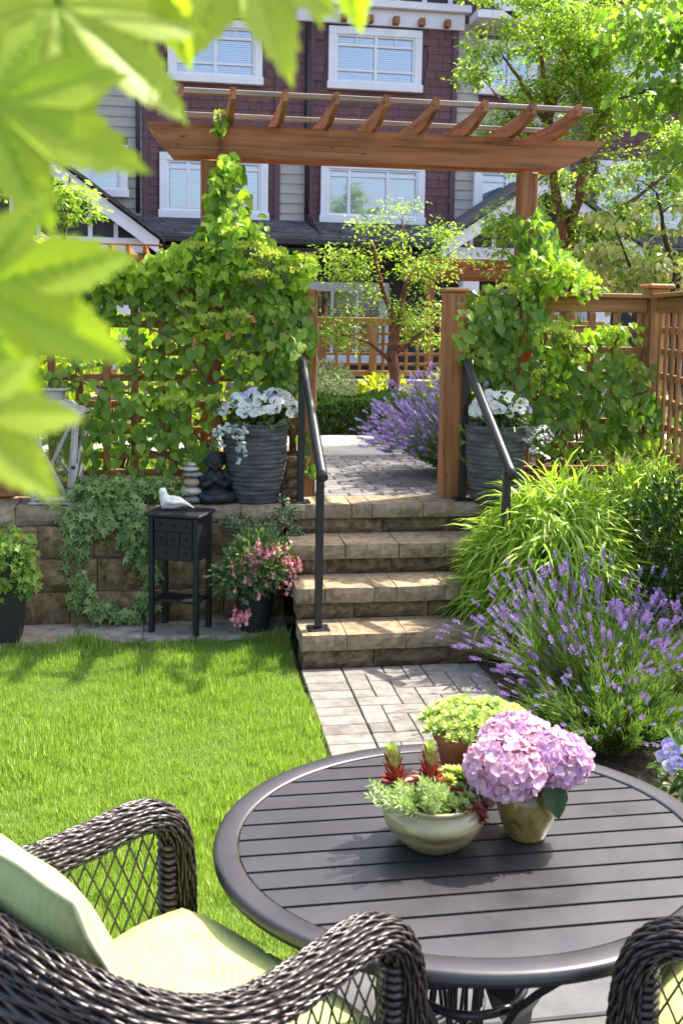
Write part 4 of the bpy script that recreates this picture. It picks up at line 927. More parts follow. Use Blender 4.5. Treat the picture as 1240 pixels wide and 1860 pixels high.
ivy(iv, [((-.38, 5.84, .75), (.27, .2, .10), 560, .35), ((-.12, 5.84, .75), (.20, .15, .08), 240, .4), ((-.42, 5.70, .62), (.19, .05, .14), 230, .9), ((-.20, 5.66, .52), (.13, .05, .2), 200, 1), ((-.55, 5.68, .42), (.08, .04, .2), 100, 1), ((-.60, 5.72, .60), (.08, .05, .1), 50, .9),
        ((-.52, 5.60, .24), (.07, .04, .13), 70, 1), ((-.40, 5.58, .14), (.10, .04, .06), 60, 1), ((-.27, 5.58, .10), (.09, .04, .05), 50, 1), ((-.17, 5.60, .17), (.07, .03, .08), 55, 1), ((-.14, 5.62, .33), (.05, .03, .1), 40, 1), ((-.68, 5.74, .70), (.06, .04, .02), 12, .6)], 300)
tb = MB()
for pts in ([(-.4, 5.85, .7), (-.5, 5.7, .66), (-.57, 5.64, .4), (-.50, 5.59, .2), (-.38, 5.58, .12), (-.25, 5.57, .09)], [(-.25, 5.85, .7), (-.2, 5.7, .64), (-.13, 5.63, .35), (-.17, 5.6, .15)], [(-.35, 5.85, .7), (-.35, 5.69, .62), (-.3, 5.64, .4), (-.3, 5.6, .2), (-.38, 5.58, .1)]):
    tb.tube(pts, .004, 5)
part('stem', tb, 'stem_brown', iv)
eu = thing('euonymus', 'cream-edged trailing euonymus hanging over the capstone above the pink fuchsia', 'plant', (.5, 5.75, .66))
n = 150
P = np.concatenate([blob_pts((.34, 5.69, .585), (.14, .04, .05), 70, .5), blob_pts((.62, 5.68, .64), (.07, .05, .06), 60, .5), blob_pts((.52, 5.67, .57), (.12, .04, .03), 40, .5), blob_pts((.66, 5.66, .55), (.05, .03, .05), 24, .5), blob_pts((.60, 5.80, .70), (.06, .04, .02), 14, .5)])
n = len(P)
leaves(eu, 'oval', P, np.stack([rng.normal(0, .7, n), -.6 + rng.normal(0, .4, n), rng.normal(-.1, .6, n)], -1), np.stack([rng.normal(0, .4, n), -.8 + rng.normal(0, .3, n), .6 + rng.normal(0, .4, n)], -1), rng.uniform(.024, .040, n), 'euonymus_leaf', 250, wid=1.3)
part('stem', MB().tube([(.6, 5.8, .69), (.62, 5.7, .66), (.5, 5.67, .58), (.25, 5.68, .58)], .003, 5), 'stem_green', eu)

# ------------------------------------------------------------------ lavender
def ribbons(P, width):
    """P (N,k,3) curved stems -> crossed ribbons"""
    N_, k, _ = P.shape; out = []
    t = unit(P[:, -1] - P[:, 0])
    for ref in (np.array([1., .2, 0]), np.array([0, 1., .3])):
        s = unit(np.cross(t, ref))[:, None, :] * width * np.linspace(1, .45, k)[None, :, None]
        V = np.stack([P - s, P + s], 2).reshape(N_, k * 2, 3)
        f = np.array([(2 * i, 2 * i + 1, 2 * i + 3, 2 * i + 2) for i in range(k - 1)])
        out.append((V.reshape(-1, 3), [(f[None] + (np.arange(N_) * k * 2)[:, None, None]).reshape(-1, 4)], None))
    return merge(out)
def spike_mesh(mat, seed):
    P = []; D = []; r = np.random.default_rng(seed)
    for i in range(8):
        z = .05 + .125 * i + (.03 if i else -.08); k = 6 if i < 7 else 4
        for a in range(k):
            t = 2 * math.pi * (a + .5 * (i % 2)) / k + r.uniform(-.3, .3); P.append((.035 * math.cos(t), z * .9, .035 * math.sin(t))); D.append((math.cos(t) * .9, .75, math.sin(t) * .9))
    C = cloud('quad', np.array(P), np.array(D), r.normal(size=(len(P), 3)), r.uniform(.13, .22, len(P)), 1.0)
    return np_mesh('flower_spike', C[0], C[1], mat)
def lavender(label, base, n_stem, length, lean, spread, mat, n_obj=300, spike=.05, cone=1.0, thick=.0013, leafn=2600, group=None, tall=None):
    g = thing('lavender', label, 'lavender', base, group)
    th = rng.uniform(0, 2 * np.pi, n_stem); el = np.sqrt(rng.random(n_stem)) * cone
    d0 = np.stack([np.cos(th) * el * spread[0] + lean[0], np.sin(th) * el * spread[1] + lean[1], np.full(n_stem, 1.0)], -1); d0 = unit(d0)
    L = length * rng.uniform(.62, 1.08, n_stem) * (1 - .12 * el)
    b = np.array(base) + np.stack([np.cos(th) * el * .16, np.sin(th) * el * .16, np.full(n_stem, .06)], -1)
    t = np.linspace(0, 1, 6)[None, :, None]
    drop = np.zeros_like(d0); drop[:, 2] = -.24 * L * el ** 2; drop[:, :2] = rng.normal(0, .04, (n_stem, 2))
    P = b[:, None] + d0[:, None] * t * L[:, None, None] + drop[:, None] * t ** 2.2
    stuff('stems', ribbons(P, thick), 'lavender_stem', g)
    tip = P[:, -1]; dt = unit(P[:, -1] - P[:, -2])
    ms = [spike_mesh(mat, s) for s in range(3)]
    o = np.argsort(np.linalg.norm(tip - CAMP, axis=1))
    Fm = frames(dt, rand_dirs(n_stem)); off = np.array(base); S = rng.uniform(.7, 1.25, n_stem) * spike
    rest = []
    for q, i in enumerate(o):
        if q < n_obj: link('flower_spike', ms[q % 3], g, mtx=Matrix([[*(Fm[i, r] * S[i]), tip[i, r] - off[r]] for r in range(3)] + [[0, 0, 0, 1]]))
        else: rest.append(i)
    if rest:
        me = ms[0]; v = np.array([x.co for x in me.vertices]); f = np.array([p.vertices[:] for p in me.polygons])
        stuff('flower_spikes', cloud((v, [f], None), tip[rest], dt[rest], rand_dirs(len(rest)), S[rest]), mat, g)
    k = leafn; i = rng.integers(0, n_stem, k); u = rng.random(k) ** 1.3 * .62
    Lp = b[i] + d0[i] * (u * L[i])[:, None] + drop[i] * (u ** 2.2)[:, None] + rng.normal(0, .012, (k, 3))
    stuff('foliage', cloud('needle', Lp, d0[i] + rand_dirs(k) * .55, rand_dirs(k), rng.uniform(.03, .06, k), 1.0), 'lavender_leaf', g)
    return g
lavender('large flowering lavender bush leaning over the brick path beside the steps', (1.84, 4.22, .0), 380, .64, (-.14, -.02), (1.05, .95), 'lavender_flower', 300, .048, leafn=15000, group='lavender bushes by the lower path')
lavender('sparser lavender bush in front of the flowering one at the right edge of the path', (1.76, 3.80, .0), 130, .47, (-.14, -.04), (1.5, 1.2), 'lavender_flower', 300, .042, leafn=19000, group='lavender bushes by the lower path')
lavender('lavender bush with few spikes below the dark boxwood', (2.42, 4.2, .0), 70, .50, (-.05, -.05), (.8, .8), 'lavender_flower', 300, .05, leafn=3500, group='lavender bushes by the lower path')
lavender('pale lavender bush spilling onto the upper brick landing behind the right gate post', (1.95, 6.78, .66), 1500, .70, (-.12, -.12), (1.5, 1.3), 'lavender_far', 300, .055, leafn=9000)

# ------------------------------------------------------------------ bamboo grass, boxwood, pansies at the edge
bg = thing('bamboo_grass', 'big lime-green mound of arching bamboo grass right of the steps', 'ornamental grass', (2.15, 5.2, 0))
n = 8500; dv = rand_dirs(n); dv[:, 2] = np.abs(dv[:, 2]) * 1.15 - .2
cc = np.where(rng.random(n)[:, None] < .62, np.array([[1.98, 5.08, .34]]), np.array([[2.55, 5.25, .40]]))
rr_ = np.where(cc[:, :1] < 2.2, np.array([[.48, .46, .62]]), np.array([[.45, .42, .62]]))
q = .55 + .45 * rng.random(n) ** .6
P = cc + dv * q[:, None] * rr_; ok = P[:, 2] > .05; P, dv = P[ok], dv[ok]; n = len(P)
d = dv * np.array([.8, .8, .1]) + rand_dirs(n) * .65; d[:, 2] += np.where(P[:, 2] > .8, -.12, -.5)
nn = rand_dirs(n) * .4 + dv * .6 + np.array([0, 0, .6])
leaves(bg, 'blade', P, d, nn, rng.uniform(.10, .21, n), 'bamboo_leaf', 300, 'leaf', 'foliage', .075)
tb = MB()
for _ in range(60):
    a = random.uniform(0, 6.28); c0 = random.choice(((1.98, 5.12), (2.5, 5.25))); e = random.uniform(.1, .45)
    tb.tube([(c0[0], c0[1], 0), (c0[0] + e * .5 * math.cos(a), c0[1] + e * .5 * math.sin(a), .5), (c0[0] + e * math.cos(a), c0[1] + e * math.sin(a), random.uniform(.5, .95))], [.003, .0025, .001], 4)
part('stem', tb, 'stem_green', bg)
shrub('boxwood', 'dark green boxwood shrub at the right edge behind the lavender', 'shrub', (2.68, 4.85, 0), [((2.68, 4.85, .5), (.40, .36, .42), .7), ((2.55, 4.7, .3), (.32, .3, .28), .3)], 'oval', .032, 'boxwood_leaf', 9000, wid=.9)
def pansy_mesh(pet, seed=0):
    m = MB(); r = random.Random(seed)
    for k, (a, L, W_) in enumerate(((90, .5, .34), (25, .5, .32), (155, .5, .32), (-55, .42, .26), (-125, .42, .26))):
        a = R(a); u = Vector((math.cos(a), 0, math.sin(a))); v = Vector((-math.sin(a), 0, math.cos(a))); y0 = .02 * k
        P = [u * .03 + Vector((0, y0, 0))] + [u * (L * .55 + L * .5 * math.cos(t)) + v * (W_ * math.sin(t)) + Vector((0, y0 + .05 * math.sin(t * 2) + .06, 0)) for t in np.linspace(-2.3, 2.3, 7)]
        m.add(P, [(0, i, i + 1) for i in range(1, 7)])
    nf = len(m.f); m.add([(.10 * math.cos(t), .15, .10 * math.sin(t) - .02) for t in np.linspace(0, 6.28, 7)[:-1]], [(0, 1, 2, 3, 4, 5)])
    me = m.mesh('flower', pet); me.materials.append(M['pansy_eye']); me.polygons[nf].material_index = 1; return me
PW = [pansy_mesh('pansy_white', s) for s in range(2)] + [pansy_mesh('pansy_violet')]
def pansies(label, base, c, r, n_f, n_l, group, white=.8, size=.055, zmin=None):
    g = thing('pansy', label, 'pansies', base, group); off = Vector(base)
    P = blob_pts(c, r, n_l, .6); leaves(g, 'oval', P, (P - np.array(c)) / np.array(r) + rand_dirs(n_l) * .5, rand_dirs(n_l) * .5 + np.array([0, -.3, .8]), rng.uniform(.03, .05, n_l), 'pansy_leaf', 0, wid=1.1)
    d = rand_dirs(n_f); d[:, 2] = np.abs(d[:, 2]); d[:, 1] = -np.abs(d[:, 1]) * .9 + .25
    for i in range(n_f):
        p = Vector(c) + Vector(d[i] * np.array(r) * random.uniform(.9, 1.12)); f = Vector((d[i, 0] * .7, -.8 + d[i, 1] * .3, .35 + d[i, 2] * .3)).normalized()
        x = f.cross(Vector((0, 0, 1))).normalized(); z = x.cross(f); s = size * random.uniform(.8, 1.2)
        mt = Matrix([[x[k] * s, f[k] * s, z[k] * s, p[k] - off[k]] for k in range(3)] + [[0, 0, 0, 1]])
        link('flower', PW[random.randrange(2)] if random.random() < white else PW[2], g, mtx=mt)
    tb = MB()
    for _ in range(16):
        e = Vector(c) + Vector(rand_dirs(1)[0] * np.array(r) * .9); tb.tube([Vector(base), Vector(base).lerp(e, .6) + Vector((0, 0, .02)), e], .0025, 4)
    part('stem', tb, 'stem_green', g); return g
pansies('white and violet pansies in the bed at the right edge below the lavender', (1.80, 3.22, 0), (1.80, 3.22, .17), (.12, .14, .13), 30, 260, 'pansies', .55)
# ------------------------------------------------------------------ tall grey planters and what grows in them
def ridged(r0, r1, h, rings, bulge=.06, seed=0):
    pr = []; r = random.Random(seed)
    for i in range(rings):
        for t, k in ((0, 0), (.12, 1), (.55, .45), (.9, 0)):
            u = (i + t) / rings; rad = r0 + (r1 - r0) * u ** .8 + bulge * (math.sin(math.pi * u ** .85)) * r0
            pr.append((rad + .0045 * k, h * u))
    return pr
def planter(x, y, label):
    g = thing('planter', label, 'planter', (x, y, .68), 'tall grey ridged planters')
    pr = ridged(.122, .178, .445, 17, .12)
    pr = [(.0001, 0), (.118, 0)] + pr[1:] + [(.186, .448), (.186, .462), (.170, .462), (.166, .40), (.0001, .40)]
    wob = lambda i, a: .006 * math.sin(3 * a + i * .7) + .004 * math.sin(7 * a - i * .4)
    part('pot', MB().lathe(pr, 56, (x, y, .677), wob=wob), 'pot_grey', g)
    part('soil', MB().lathe([(.0001, .425), (.168, .42)], 24, (x, y, .677)), 'soil', g)
    return g
planter(.452, 5.86, 'tall grey ridged planter of white pansies on the wall left of the steps')
planter(1.845, 5.72, 'tall grey ridged planter of white pansies behind the right handrail')
pansies('mound of white pansies in the tall grey planter on the wall', (.46, 5.86, 1.1), (.47, 5.84, 1.19), (.22, .2, .115), 70, 420, 'pansies', .95, .06)
pansies('white pansies in the tall grey planter behind the right handrail', (1.85, 5.72, 1.1), (1.86, 5.68, 1.20), (.17, .17, .12), 46, 320, 'pansies', .95, .058)
def dusty(label, base, strands):
    g = thing('dusty_miller', label, 'plant', base, 'silver dusty millers'); tb = MB(); P = []; D = []
    for pts in strands:
        tb.tube(pts, [.004, .003, .002][:len(pts)] if len(pts) == 3 else .003, 5)
        for i in range(len(pts) - 1):
            for t in np.linspace(0, 1, 9):
                p = Vector(pts[i]).lerp(Vector(pts[i + 1]), t)
                for _ in range(1): P.append(tuple(p + Vector((random.uniform(-.03, .03), random.uniform(-.03, .01), random.uniform(-.02, .02))))); D.append((random.uniform(-1, 1), -.5, random.uniform(-.8, .4)))
    n = len(P); leaves(g, 'lobed', np.array(P), np.array(D), rand_dirs(n) * .5 + np.array([0, -.7, .6]), rng.uniform(.028, .048, n), 'dusty_leaf', 300, wid=.9)
    part('stem', tb, 'dusty_leaf', g)
dusty('silver dusty miller trailing over the left side of the tall planter on the wall', (.36, 5.74, 1.1), [[(.38, 5.76, 1.12), (.28, 5.68, 1.14), (.19, 5.66, 1.09)], [(.36, 5.74, 1.12), (.33, 5.66, 1.08), (.335, 5.64, .95)], [(.36, 5.74, 1.12), (.24, 5.68, 1.12), (.21, 5.66, 1.0)], [(.4, 5.75, 1.13), (.36, 5.64, 1.12), (.36, 5.64, 1.0)]])
dusty('silver dusty miller on the right side of the planter behind the right handrail', (1.96, 5.68, 1.1), [[(1.95, 5.66, 1.12), (2.03, 5.6, 1.11), (2.1, 5.6, 1.05)], [(1.95, 5.66, 1.12), (2.0, 5.58, 1.06), (2.06, 5.58, .99)], [(1.95, 5.64, 1.13), (2.08, 5.58, 1.13), (2.12, 5.58, 1.08)]])
# four cobbles stacked beside the planter
z = .68; cm = [rock_block(.12, .062, .10, 70 + i, .014).mesh('cobble', 'block') for i in range(4)]
for i, lab in enumerate(('bottom tan cobble of the stack between the planter and the gate post', 'second tan cobble from the bottom of the stack beside the planter', 'third tan cobble of the stack beside the planter, under the top one', 'top tan cobble of the stack leaning beside the planter')):
    o = link('cobble', cm[i], None, (.66 + .008 * i, 5.84, z)); o.rotation_euler = (0, 0, random.uniform(-.15, .15)); tag(o, lab, 'cobble', 'cobbles stacked beside the planter'); z += .0625
# balanced stones
z = .68
for rx, ry, rz, mt, lab in ((.058, .045, .022, 'pebble_grey', 'dark grey flat pebble at the bottom of the balanced stone stack'), (.062, .05, .026, 'pebble_pale', 'wide pale pebble second from the bottom of the balanced stack'), (.046, .04, .028, 'pebble_tan', 'round tan pebble in the middle of the balanced stack'), (.060, .045, .018, 'pebble_grey', 'flat grey pebble resting on the tan one in the stack'), (.048, .04, .015, 'pebble_pale', 'small pale pebble second from the top of the balanced stack'), (.026, .022, .012, 'pebble_pale', 'tiny pale pebble topping the balanced stone stack')):
    m = MB(); dx = random.uniform(-.008, .008); m.ball((.085 + dx, 5.80, z + rz), (rx, ry, rz), 18, 10); single('pebble', m, mt, lab, 'stone', (.085 + dx, 5.80, z), 'balanced stone stack'); z += rz * 1.93
# seated child monk statue
def remeshed(name, m, mat, vox, parent=None, label=None, cat=None, loc=(0, 0, 0), sm=4):
    me = m.mesh(name, mat, loc if parent is None else off_of(parent)); o = link(name, me, parent, loc if parent is None else (0, 0, 0))
    md = o.modifiers.new('remesh', 'REMESH'); md.mode = 'VOXEL'; md.voxel_size = vox; md.use_smooth_shade = True
    s = o.modifiers.new('smooth', 'SMOOTH'); s.iterations = sm; s.factor = .5
    if label: tag(o, label, cat)
    return o
bx, by, bz = .215, 5.83, .68
m = MB(); m.ball((bx, by, bz + .235), (.054, .055, .060), 24, 16); m.ball((bx, by, bz + .13), (.062, .048, .075), 20, 12); m.ball((bx, by, bz + .05), (.08, .06, .05), 20, 12)
m.tube([(bx - .055, by, bz + .165), (bx - .085, by - .01, bz + .12), (bx - .06, by - .05, bz + .105), (bx - .02, by - .062, bz + .12)], [.022, .026, .022, .016], 10)
m.tube([(bx + .055, by, bz + .165), (bx + .088, by - .01, bz + .12), (bx + .05, by - .05, bz + .105), (bx + .005, by - .066, bz + .135)], [.022, .026, .022, .016], 10)
m.ball((bx + .0, by - .066, bz + .142), (.024, .02, .028), 14, 10)
m.tube([(bx - .03, by, bz + .04), (bx - .105, by - .03, bz + .035), (bx - .05, by - .075, bz + .028), (bx + .02, by - .08, bz + .024)], [.036, .034, .03, .02], 10)
m.tube([(bx + .03, by, bz + .04), (bx + .105, by - .03, bz + .035), (bx + .05, by - .07, bz + .034), (bx - .01, by - .085, bz + .034)], [.036, .034, .03, .02], 10)
m.ball((bx, by, bz + .012), (.105, .075, .014), 20, 8)
m.ball((bx, by - .054, bz + .228), (.009, .012, .010), 10, 8); m.ball((bx - .055, by + .004, bz + .232), (.008, .014, .020), 10, 8); m.ball((bx + .055, by + .004, bz + .232), (.008, .014, .020), 10, 8)
for s in (-1, 1): m.ball((bx + s * .021, by - .045, bz + .240), (.012, .009, .006), 10, 6); m.tube([(bx + s * .036, by - .036, bz + .256), (bx + s * .02, by - .050, bz + .259), (bx + s * .008, by - .052, bz + .253)], .0035, 6)
m.tube([(bx - .016, by - .049, bz + .206), (bx, by - .054, bz + .203), (bx + .016, by - .049, bz + .206)], .0045, 6); m.ball((bx, by - .042, bz + .189), (.018, .014, .010), 10, 6)
for s in (-1, 1): m.ball((bx + s * .03, by - .036, bz + .212), (.017, .014, .015), 10, 8)
remeshed('monk_statue', m, 'statue', .0035, None, 'small black stone statue of a seated child monk with hands together by the planter', 'statue', (bx, by, bz))

# ------------------------------------------------------------------ lantern on the wall
lt = thing('lantern', 'tall whitewashed wooden lantern with crossed bars on the wall, half behind maple leaves', 'lantern', (-.68, 5.92, .68), rot=R(-7))
def tap(u, z): return u * (.098 + .052 * z / .50)          # half width grows upward
def lbar(name, a, b, w_=.011, mat='whitewash', par=lt): return part(name, MB().tube([a, b], w_ * 1.25, 4, smooth=False), mat, par, local=True)
m = MB()
for sx in (-1, 1):
    for sy in (-1, 1): m.tube([(tap(sx, .012), tap(sy, .012), .012), (tap(sx, .50), tap(sy, .50), .50)], .019, 4, smooth=False)
for zz in (.024, .488):
    for s in (-1, 1): m.tube([(tap(-1, zz), tap(s, zz), zz), (tap(1, zz), tap(s, zz), zz)], .017, 4, smooth=False).tube([(tap(s, zz), tap(-1, zz), zz), (tap(s, zz), tap(1, zz), zz)], .017, 4, smooth=False)
part('frame', m, 'whitewash', lt, local=True)
for s in (-1, 1):
    lbar('cross_bar', (tap(-.85, .04), tap(s, .04) - .0, .04), (tap(.85, .47), tap(s, .47), .47), .009); lbar('cross_bar', (tap(.85, .04), tap(s, .04) - .004, .04), (tap(-.85, .47), tap(s, .47) - .004, .47), .009)
    lbar('cross_bar', (tap(s, .04), tap(-.85, .04), .04), (tap(s, .47), tap(.85, .47), .47), .009); lbar('cross_bar', (tap(s, .04) - .004, tap(.85, .04), .04), (tap(s, .47) - .004, tap(-.85, .47), .47), .009)
for sx, sy in ((0, -1), (0, 1), (-1, 0), (1, 0)):
    a, b = .03, .485; f = .90
    q = [(tap(f, a), a), (tap(f, b), b)]
    V = [(-q[0][0], sy * q[0][0], a), (q[0][0], sy * q[0][0], a), (q[1][0], sy * q[1][0], b), (-q[1][0], sy * q[1][0], b)] if sx == 0 else [(sx * q[0][0], -q[0][0], a), (sx * q[0][0], q[0][0], a), (sx * q[1][0], q[1][0], b), (sx * q[1][0], -q[1][0], b)]
    part('pane', MB().add(V, [(0, 1, 2, 3)]), 'lantern_glass', lt, local=True)
part('base', MB().box(-.128, .128, -.128, .128, 0, .011, .003), 'whitewash', lt, local=True)
m = MB().box(-.172, .172, -.172, .172, .503, .519, .004)
m.add([(-.158, -.158, .519), (.158, -.158, .519), (.158, .158, .519), (-.158, .158, .519), (-.055, -.055, .585), (.055, -.055, .585), (.055, .055, .585), (-.055, .055, .585)], [(0, 1, 5, 4), (1, 2, 6, 5), (2, 3, 7, 6), (3, 0, 4, 7)]); m.box(-.05, .05, -.05, .05, .583, .635, .003); m.box(-.075, .075, -.075, .075, .635, .645, .003)
part('roof', m, 'whitewash', lt, local=True)
part('ring', MB().tube([(.03 * math.cos(t), 0, .672 + .03 * math.sin(t)) for t in np.linspace(0, 6.28, 17)], .0035, 6), 'gutter', lt, local=True)
part('clasp', MB().box(.118, .142, -.15, -.143, .205, .225, .003), 'gutter', lt, local=True)
cdl = MB().lathe([(.0001, .0), (.036, 0), (.036, .13), (.03, .136), (.0001, .13)], 20, (-.68, 5.92, .692)); single('candle', cdl, 'bird_white', 'plain pale pillar candle standing inside the whitewashed lantern', 'candle', (-.68, 5.92, .692))

# ------------------------------------------------------------------ black stand with small drawers, the dove on it
sc_ = thing('drawer_stand', 'narrow black wooden stand with little knobbed drawers in front of the block wall', 'side table', (.018, 5.47, .046), rot=R(-24))
W2, D2, Ht = .128, .088, .655
def sp(n, mb, lab=None, par=sc_): return part(n, mb, 'black_paint', par, local=True)
for sx in (-1, 1):
    for sy in (-1, 1): sp('leg', MB().box(sx * W2 - .014, sx * W2 + .014, sy * D2 - .014, sy * D2 + .014, 0, Ht - .022, .003))
sp('top', MB().box(-W2 - .03, W2 + .03, -D2 - .03, D2 + .03, Ht - .021, Ht, .006))
sp('shelf', MB().box(-W2 + .0, W2 - .0, -D2 + .015, D2 - .015, .165, .18, .003))
sp('side_panel', MB().box(-W2 - .008, -W2 + .008, -D2 + .0145, D2 - .0145, .40, Ht - .0215, .002)); sp('side_panel', MB().box(W2 - .008, W2 + .008, -D2 + .0145, D2 - .0145, .40, Ht - .0215, .002))
sp('back_panel', MB().box(-W2 + .0145, W2 - .0145, D2 - .008, D2 + .006, .40, Ht - .0215, .002)); sp('front_frame', MB().box(-W2 + .0145, W2 - .0145, -D2 - .002, -D2 + .01, .40, Ht - .0215, .001))
kn = MB().lathe([(.004, 0), (.0035, .006), (.0075, .010), (.007, .016), (.0001, .018)], 10, mat=Matrix.Rotation(R(90), 4, 'X')).mesh('knob', 'black_paint')
for (z0, z1, xs) in ((.558, .628, (-.11, .11)), (.484, .552, (-.11, -.037, .037, .11)), (.408, .478, (-.11, .03, .11))):
    ed = list(xs)
    for a, b in zip(ed[:-1], ed[1:]):
        d_ = sp('drawer', MB().box(a + .002, b - .002, -D2 - .008, -D2 - .0022, z0, z1, .002))
        ks = (-.075, 0, .075) if len(ed) == 2 else ((a + b) / 2,)
        for kx in ks: link('knob', kn, d_, (kx, -D2 - .008, (z0 + z1) / 2))
m = MB(); dv_ = Vector((-.025, 5.50, .046 + Ht))
def dp_(x, y, z): c, s = math.cos(R(-14)), math.sin(R(-14)); x, y, z = x * .86, y * .86, z * .9; return (dv_.x + x * c - y * s, dv_.y + x * s + y * c, dv_.z + z)
prof = [(-.072, .022, .006, .038), (-.06, .034, .036, .036), (-.03, .042, .042, .044), (.01, .042, .042, .044), (.05, .032, .032, .046), (.075, .02, .018, .044), (.10, .016, .009, .036), (.125, .013, .005, .022), (.14, .008, .003, .012)]
m.grid([[dp_(x, ry * math.cos(t), max(0.001, zc + rz * math.sin(t))) for t in np.linspace(0, 2 * math.pi, 17)[:-1]] for x, ry, rz, zc in prof], True, True)
m.f.append(tuple(range(16))); m.sm.append(True); m.f.append(tuple(range(8 * 16, 9 * 16))[::-1]); m.sm.append(True)
m.tube([dp_(-.04, 0, .05), dp_(-.055, -.002, .085), dp_(-.057, -.004, .10)], [.034, .024, .021], 12); m.ball(dp_(-.060, -.006, .108), (.0225, .022, .022), 16, 10); m.tube([dp_(-.068, -.02, .104), dp_(-.073, -.036, .098)], [.007, .002], 8)
m.tube([dp_(-.03, -.041, .05), dp_(.02, -.044, .05), dp_(.07, -.028, .048)], [.008, .014, .004], 8)
remeshed('dove_figurine', m, 'bird_white', .0035, None, 'cream ceramic dove resting on top of the black drawer stand', 'figurine', tuple(dv_), 3)

# ------------------------------------------------------------------ fuchsia pot and the tall ivy pot
fp = thing('plant_pot', 'ribbed black pot of pink fuchsia at the foot of the steps', 'pot', (.42, 5.44, .045))
pr = [(.0001, 0), (.075, 0)] + [(.078 + .034 * (i + t) / 14 + (.003 if t else 0), .235 * (i + t) / 14) for i in range(14) for t in (0, .35, .7)] + [(.118, .24), (.118, .252), (.108, .252), (.104, .21), (.0001, .21)]
part('pot', MB().lathe(pr, 40, (.42, 5.44, .045)), 'pot_black', fp); part('soil', MB().lathe([(.0001, .222), (.105, .218)], 20, (.42, 5.44, .045)), 'soil', fp)
fu = shrub('fuchsia', 'bushy fuchsia with hanging pink flowers in the black ribbed pot beside the steps', 'fuchsia', (.42, 5.44, .26), [((.45, 5.42, .42), (.20, .19, .17), .7), ((.36, 5.40, .34), (.18, .17, .13), .3)], 'oval', .034, 'fuchsia_leaf', 2100, n_obj=0, wid=.75, stem='stem_brown')
def fuchsia_mesh(seed):
    m = MB(); r = random.Random(seed)
    m.tube([(0, 0, 0), (0, .22, 0), (0, .38, 0)], [.035, .06, .075], 6)
    n0 = len(m.f)
    for k in range(4):
        a = k * math.pi / 2 + .3; c, s = math.cos(a), math.sin(a); o = r.uniform(.28, .4)
        m.add([(c * .06, .36, s * .06), (c * .2 - s * .09, .52, s * .2 + c * .09), (c * o, .72 - r.uniform(0, .2), s * o), (c * .2 + s * .09, .52, s * .2 - c * .09)], [(0, 1, 2, 3)])
    n1 = len(m.f); m.lathe([(.07, 0), (.15, .2), (.17, .36)], 7, (0, 0, 0), True, mat=Matrix.Translation((0, .38, 0)) @ Matrix.Rotation(R(-90), 4, 'X'))
    m.f = m.f[:-2] if False else m.f
    me = m.mesh('flower', 'fuchsia_flower'); me.materials.append(M['fuchsia_skirt'])
    for i in range(n1, len(me.polygons)): me.polygons[i].material_index = 1
    return me
FM = [fuchsia_mesh(i) for i in range(3)]
for (c, r, k) in (((.47, 5.31, .52), (.15, .06, .06), 44), ((.58, 5.32, .44), (.09, .06, .06), 34), ((.32, 5.27, .19), (.07, .05, .045), 22), ((.36, 5.3, .44), (.1, .05, .06), 18), ((.63, 5.36, .33), (.08, .05, .05), 12), ((.71, 5.40, .26), (.025, .04, .03), 5), ((.40, 5.25, .36), (.14, .04, .08), 7), ((.55, 5.27, .36), (.1, .04, .06), 7)):
    for p in blob_pts(c, r, k, .5):
        f = Vector((random.uniform(-.4, .4), random.uniform(-.4, .2), -1)).normalized(); x = f.cross(Vector((0, 1, .1))).normalized(); zz = x.cross(f); s = random.uniform(.046, .068); o = off_of(fu)
        link('flower', FM[random.randrange(3)], fu, mtx=Matrix([[x[q] * s, f[q] * s, zz[q] * s, p[q] - o[q]] for q in range(3)] + [[0, 0, 0, 1]]))
tp = thing('plant_pot', 'tall tapered black pot of ivy at the left edge of the lawn', 'pot', (-.895, 5.42, .045))
m = MB(); m.add([(x * s, y * s, zz) for s, zz in ((.085, 0), (.125, .46), (.112, .46), (.105, .40)) for x, y in ((-1, -1), (1, -1), (1, 1), (-1, 1))], [(3, 2, 1, 0)] + [(i * 4 + k, i * 4 + (k + 1) % 4, i * 4 + 4 + (k + 1) % 4, i * 4 + 4 + k) for i in range(3) for k in range(4)] + [(12, 13, 14, 15)])
part('pot', m, 'pot_black', tp, local=True)
i2 = thing('ivy', 'small-leaved ivy painted as yellow-lit, spilling out of the tall black pot at the left edge', 'ivy', (-.895, 5.42, .45))
ivy(i2, [((-.86, 5.38, .54), (.15, .15, .12), 330, .5), ((-.76, 5.32, .42), (.08, .08, .14), 110, 1), ((-.93, 5.3, .40), (.1, .06, .13), 120, 1)], 300, .036, 'vine_leaf')  # brighter, yellower leaf material puts yellow light into the ivy colour
for o in i2.children: 
    pass
tb = MB()
for _ in range(9): tb.tube([(-.895, 5.42, .45), (-.86 + random.uniform(-.1, .1), 5.36, .58), (-.8 + random.uniform(-.12, .08), 5.3, .42)], .003, 5)
part('stem', tb, 'stem_brown', i2)

